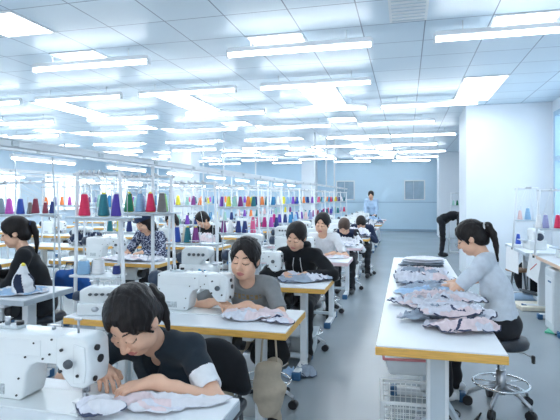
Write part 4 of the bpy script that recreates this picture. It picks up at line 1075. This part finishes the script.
# royal blue cloth bag hung behind the ponytailed woman
o = empty('cloth_bag', (-3.04, 3.98, .56)); tag(o, 'royal blue cloth bag hanging beside the ponytailed woman behind her table', 'bag')
s = SDF((-.22, -.14, -.05), (.22, .14, .36), .008); s.ell((0, 0, .12), (.18, .08, .14), k=.03); s.cap((-.12, 0, .2), (.12, 0, .22), .05, .045, .03); s.wrinkle(.008, 28, 9)
V, F = s.mesh(); mesh_obj('bag', V, F, [M['c_blue']], o)
MB().tube([(-.1, 0, .22), (-.06, 0, .32), (.06, 0, .32), (.1, 0, .22)], .008, M['c_navy']).build('strap', o)
MB().tube([(0, .0, .30), (0, .06, .31), (0, .06, -.555)], .008, M['dark_metal']).build('stand', o)
# backpack behind the nearest machine on the floor
o = empty('backpack', (-2.10, 2.16, 0), .3); tag(o, 'dark slate rucksack on a low box behind the nearest sewing machine', 'bag')
s = SDF((-.28, -.2, .3), (.28, .2, .72), .008); s.ell((0, 0, .48), (.21, .13, .17), k=.03); s.ell((.02, -.10, .44), (.14, .06, .10), k=.03); s.wrinkle(.006, 26, 2)
V, F = s.mesh(); mesh_obj('bag', V, F, [M['g_teal']], o)
MB().tube([(-.06, 0, .62), (-.04, 0, .69), (.04, 0, .69), (.06, 0, .62)], .01, M['black_plastic']).build('handle', o)
MB().box((0, 0, .17), (.42, .32, .34), M['cork'], .01).build('box', o)
# plastic basket and wire rack under the sorting table
o = empty('basket', (.0, 3.26, .38), .1); tag(o, 'translucent basket with red rim hung under the long sorting table', 'basket')
b = MB(); b.prism([(-.14, .10), (.14, .10), (.11, .0), (-.11, .0)], -.09, .09, M['grey_plastic'], 'XZ', .012); b.build('tub', o)
MB().tube([(-.145, -.095, .10), (.145, -.095, .10), (.145, .095, .10), (-.145, .095, .10), (-.145, -.095, .10)], .009, M['pink_plastic']).build('rim', o)
for q in (-1, 1): MB().tube([(q*.13, 0, .10), (q*.13, 0, .32)], .004, M['steel']).build('hanger', o)
o = empty('wire_crate', (.01, 2.98, 0), .06); tag(o, 'low white wire crate on the floor under the long sorting table', 'crate')
b = MB(); w_, d_, h_ = .15, .17, .36
for sx in (-1, 1):
    for sy in (-1, 1): b.box((sx*w_, sy*d_, h_/2), (.018, .018, h_), M['white_plastic'], .004)
for z in (.02, h_-.01):
    for sx in (-1, 1): b.box((sx*w_, 0, z), (.016, d_*2, .018), M['white_plastic'], .004)
    for sy in (-1, 1): b.box((0, sy*d_, z), (w_*2, .016, .018), M['white_plastic'], .004)
b.build('frame', o)
b = MB()
for k in range(9):
    z = .05+k*.034
    for sx in (-1, 1): b.cyl((sx*w_, -d_, z), (sx*w_, d_, z), .0022, M['white_plastic'], n=6)
    for sy in (-1, 1): b.cyl((-w_, sy*d_, z), (w_, sy*d_, z), .0022, M['white_plastic'], n=6)
for k in range(9):
    x = -w_+.033*(k+.5)
    for sy in (-1, 1): b.cyl((x, sy*d_, .02), (x, sy*d_, h_-.01), .0022, M['white_plastic'], n=6)
b.box((0, 0, .012), (w_*2, d_*2, .006), M['grey_plastic']); b.build('mesh_panel', o)
garment('cloth_scrap', 'pink and brown scrap lying in the white wire crate', .2, .2, (.05, 2.97, .018), .5, 61, .14, [M_ for M_ in ('g_pink', 'g_main', 'g_teal')], cat='cloth scrap')
# foot treadle with cable beside the sorter's feet
o = empty('treadle', (.36, 3.28, 0), -.5); tag(o, 'pale grey floor treadle with a black cable under the long table', 'treadle')
MB().prism([(-.02, .0), (.02, .0), (-.24, .36), (-.28, .36)], -.02, .02, M['grey_metal'], 'XZ', .004).build('strut', o)
MB().box((-.12, 0, .02), (.30, .14, .04), M['grey_metal'], .008).build('base', o)
o = MB().tube([(.24, 3.30, .008), (.32, 3.36, .008), (.46, 3.5, .008), (.50, 3.62, .008), (.40, 3.4, .008), (.22, 3.05, .008), (.10, 2.7, .008)], .006, M['cable']).build('cable'); tag(o, 'black cable trailing over the floor under the long table', 'cable')
o = MB().tube([(.20+.07*math.cos(a*.5)+.002*a, 3.42+.07*math.sin(a*.5), .008+.0016*a) for a in range(44)], .005, M['cable']).build('cable_coil'); tag(o, 'coiled black cable on the floor by the sorter\'s shoes', 'cable')
# by the right wall
o = MB(); o.prism([(-.16, -.09), (.14, -.10), (.17, .0), (.12, .11), (-.15, .09)], 0, .022, M['green'], 'XY', .006); o = o.build('dustpan_tray')
r = empty('dustpan', (1.66, 5.98, 0), -.4); tag(r, 'mint green dustpan lying on the floor by the peach-edged table', 'dustpan'); o.parent = r
MB().box((.19, .0, .022), (.12, .05, .03), M['black_plastic'], .01).build('handle', r)
o = MB().box((1.62, 7.25, .03), (.36, .42, .05), M['plank'], .004, rot=.15).build('card_slab'); tag(o, 'cream slab lying on the floor below the grey-edged wall table', 'board')
o = empty('stool', (1.62, 7.95, 0)); tag(o, 'brown round stool tucked under the grey-edged wall table', 'stool')
MB().lathe([(.02, .40), (.17, .40), (.18, .415), (.17, .43), (.02, .43)], M['cork'], n=28).build('seat', o)
for k in range(4):
    a = k*PI/2+.6; MB().cyl((.10*math.cos(a), .10*math.sin(a), .40), (.17*math.cos(a), .17*math.sin(a), 0), .013, M['dark_metal']).build('leg', o)
o = MB().tube([(1.38, 7.55, .07), (1.55, 7.60, .075), (1.75, 7.62, .07), (1.95, 7.66, .07)], [.05, .062, .06, .05], M['c_lightblue'], 14).build('cloth_roll'); tag(o, 'rolled blue-grey cloth on the floor beneath the wall table', 'cloth roll')
o = empty('backpack', (1.86, 8.25, 0)); tag(o, 'black bag standing under the wall table against the pillar', 'bag')
s = SDF((-.3, -.2, -.02), (.3, .2, .62), .01); s.ell((0, 0, .26), (.24, .13, .28), k=.03); s.ell((0, 0, -.05), (.5, .5, .06), k=.004, op='sub'); s.wrinkle(.008, 22, 3); V, F = s.mesh(); mesh_obj('bag', V, F, [M['c_black']], o)
MB().tube([(-.07, 0, .52), (-.05, 0, .60), (.05, 0, .60), (.07, 0, .52)], .011, M['black_plastic']).build('handle', o)
# papers clipped to the edge of the wall tables
def clip_sheet(x, y, w, h, rz, tilt, label, stripe=False):
    o = empty('hanging_sheet', (x, y, .762), rz); tag(o, label, 'paper')
    MB().box((0, 0, -h/2), (w, .004, h), M['paper'], rot=Matrix.Rotation(tilt, 3, 'Y')).build('sheet', o)
    if stripe: MB().box((.0, -.004, -h*.45), (.010, .003, h*.55), M['red_print'], rot=Matrix.Rotation(tilt+.7, 3, 'Y')).build('stripe', o)
    MB().box((0, 0, -.008), (.04, .012, .03), M['dark_metal'], .003).build('clip', o)
clip_sheet(1.49, 7.72, .42, .34, R(-78), .04, 'large white sheet clipped below the edge of the grey-edged wall table')
clip_sheet(1.545, 6.72, .24, .30, R(-70), .25, 'white sheet with a red diagonal stripe clipped to the peach-edged table', True)
o = MB().box((1.545, 6.02, .56), (.004, .12, .018), M['blue_cap']).build('blue_tag')
o.parent = None
tag(o, 'small blue sticker strip on the leg panel of the peach-edged table', 'sticker')
r = empty('control_cabinet', (1.72, 6.05, 0)); tag(r, 'tall pale grey control cabinet under the peach-edged wall table', 'cabinet')
MB().box((0, 0, .36), (.34, .36, .68), M['grey_plastic'], .015).build('casing', r)
MB().box((-.172, 0, .36), (.006, .28, .5), M['white_metal'], .003).build('door', r)
for x in (-.13, .13):
    for y in (-.13, .13): MB().cyl((x, y, .03), (x, y, 0), .02, M['black_plastic']).build('foot', r)
# far right: small table with a machine by the bending worker
table(1.62, 12.95, 'white table beside the bending worker at the far pillar', 'grey_edge', R(90), 1.30, .60, .72)
overlock(1.50, 12.9, 'white machine on the table beside the bending worker', R(95), .72)
rack(1.34, 13.9, 'small thread stand with green cones in front of the far pillar', .34, 1.62, ((1.28, -.05, 1.05),), None, 0, 0)
for cname, x in (('mint', 1.23), ('bottle green', 1.33), ('white', 1.43)): cone(cname, (x, 13.9, 1.276), '%s thread cone on the small stand before the far pillar' % cname, .8)
# things under the aisle tables
o = empty('tote_bag', (-.80, 2.84, .17), .2); tag(o, 'beige canvas tote bag hanging under the corner of the second table', 'bag')
s = SDF((-.16, -.12, -.02), (.16, .12, .42), .007); s.ell((0, 0, .16), (.10, .055, .16), k=.03); s.cap((-.05, 0, .30), (.05, 0, .30), .035, .035, .04); s.wrinkle(.006, 30, 8); V, F = s.mesh(); mesh_obj('bag', V, F, [M['c_beige']], o)
MB().tube([(-.05, 0, .31), (-.04, .02, .46), (.0, .03, .55), (.04, .02, .46), (.05, 0, .31)], .006, M['c_beige']).build('strap', o)
o = empty('handbag', (-.84, 3.02, .40), .3); tag(o, 'black rounded handbag hung under the second table beside the tote', 'bag')
s = SDF((-.18, -.12, -.02), (.18, .12, .28), .007); s.ell((0, 0, .11), (.13, .06, .11), k=.03); s.wrinkle(.004, 30, 5); V, F = s.mesh(); mesh_obj('bag', V, F, [M['c_black']], o)
MB().tube([(-.08, 0, .18), (-.04, 0, .31), (.04, 0, .31), (.08, 0, .18)], .008, M['black_plastic']).build('strap', o)
r = empty('storage_box', (-.98, 4.62, 0), .05); tag(r, 'grey plastic box on the floor under the third table', 'box')
MB().prism([(-.13, 0), (.13, 0), (.15, .2), (-.15, .2)], -.18, .18, M['machine_grey'], 'XZ', .012).build('tub', r)
MB().box((0, 0, .205), (.32, .39, .02), M['grey_metal'], .006).build('lid', r)
for q, (x, y, nm, ms) in enumerate(((-.86, 4.02, 'blue-grey', ('g_grey', 'g_blue', 'g_trim')), (-1.12, 4.18, 'beige', ('c_beige', 'g_white', 'c_beige')))):
    garment('cloth_scrap', nm + ' cloth scrap on the floor under the third table', .26, .22, (x, y, .0005), q, 120+q, .07, ms, cat='cloth scrap')
# conduits dropping from the ceiling to the rail, far along the hall
for x, y in ((-2.3, 12.6), (-2.16, 13.6), (-2.02, 14.2), (-4.6, 12.0), (-3.98, 12.8), (-5.6, 13.0)):
    o = MB().cyl((x, y, 1.82), (x, y, CEIL), .022, M['white_metal'], n=8).build('conduit_drop')
    tag(o, 'thin white conduit dropping from the ceiling to an overhead rail', 'conduit', 'conduits dropping from the ceiling')
# bundled cables hanging from the rails near the thread stands
for k, (x, y, z0_, z1_) in enumerate(((-2.50, 3.05, 1.79, .012), (-2.16, 5.6, 1.79, .012), (-4.0, 4.3, 1.97, .8), (-3.9, 6.0, 1.97, .9))):
    o = MB().tube([(x+.015*math.sin(q*1.3), y+.05*q/6, z0_+(z1_-z0_)*q/6) for q in range(7)], .006, M['grey_metal']).build('cable_drop')
    tag(o, ['grey cable hanging from the rail beside the nearest thread stand', 'grey cable hanging beside the third thread stand', 'grey cable hanging over the stand with magenta cones', 'grey cable hanging above the floral blouse'][k], 'cable')

# ------------------------------------------------------------------ world, camera, view
w = bpy.data.worlds.new('World'); scene.world = w; w.use_nodes = True
bg = w.node_tree.nodes['Background']; bg.inputs['Color'].default_value = (.90, .95, 1.0, 1); bg.inputs['Strength'].default_value = 1.0
cam = bpy.data.cameras.new('Camera'); co = bpy.data.objects.new('Camera', cam); COL.objects.link(co)
cam.sensor_width = 36; cam.lens = 490/560*36; cam.shift_y = -13/560; cam.clip_start = .05
co.location = (0, 0, 1.5); co.rotation_euler = (R(90), 0, math.atan(126/490))
scene.camera = co
scene.view_settings.view_transform = 'Standard'; scene.view_settings.look = 'None'
scene.view_settings.exposure = 0.62; scene.view_settings.gamma = 1
scene.cycles.use_denoising = True
scene.cycles.max_bounces = 8; scene.cycles.diffuse_bounces = 5
scene.cycles.sample_clamp_indirect = 6
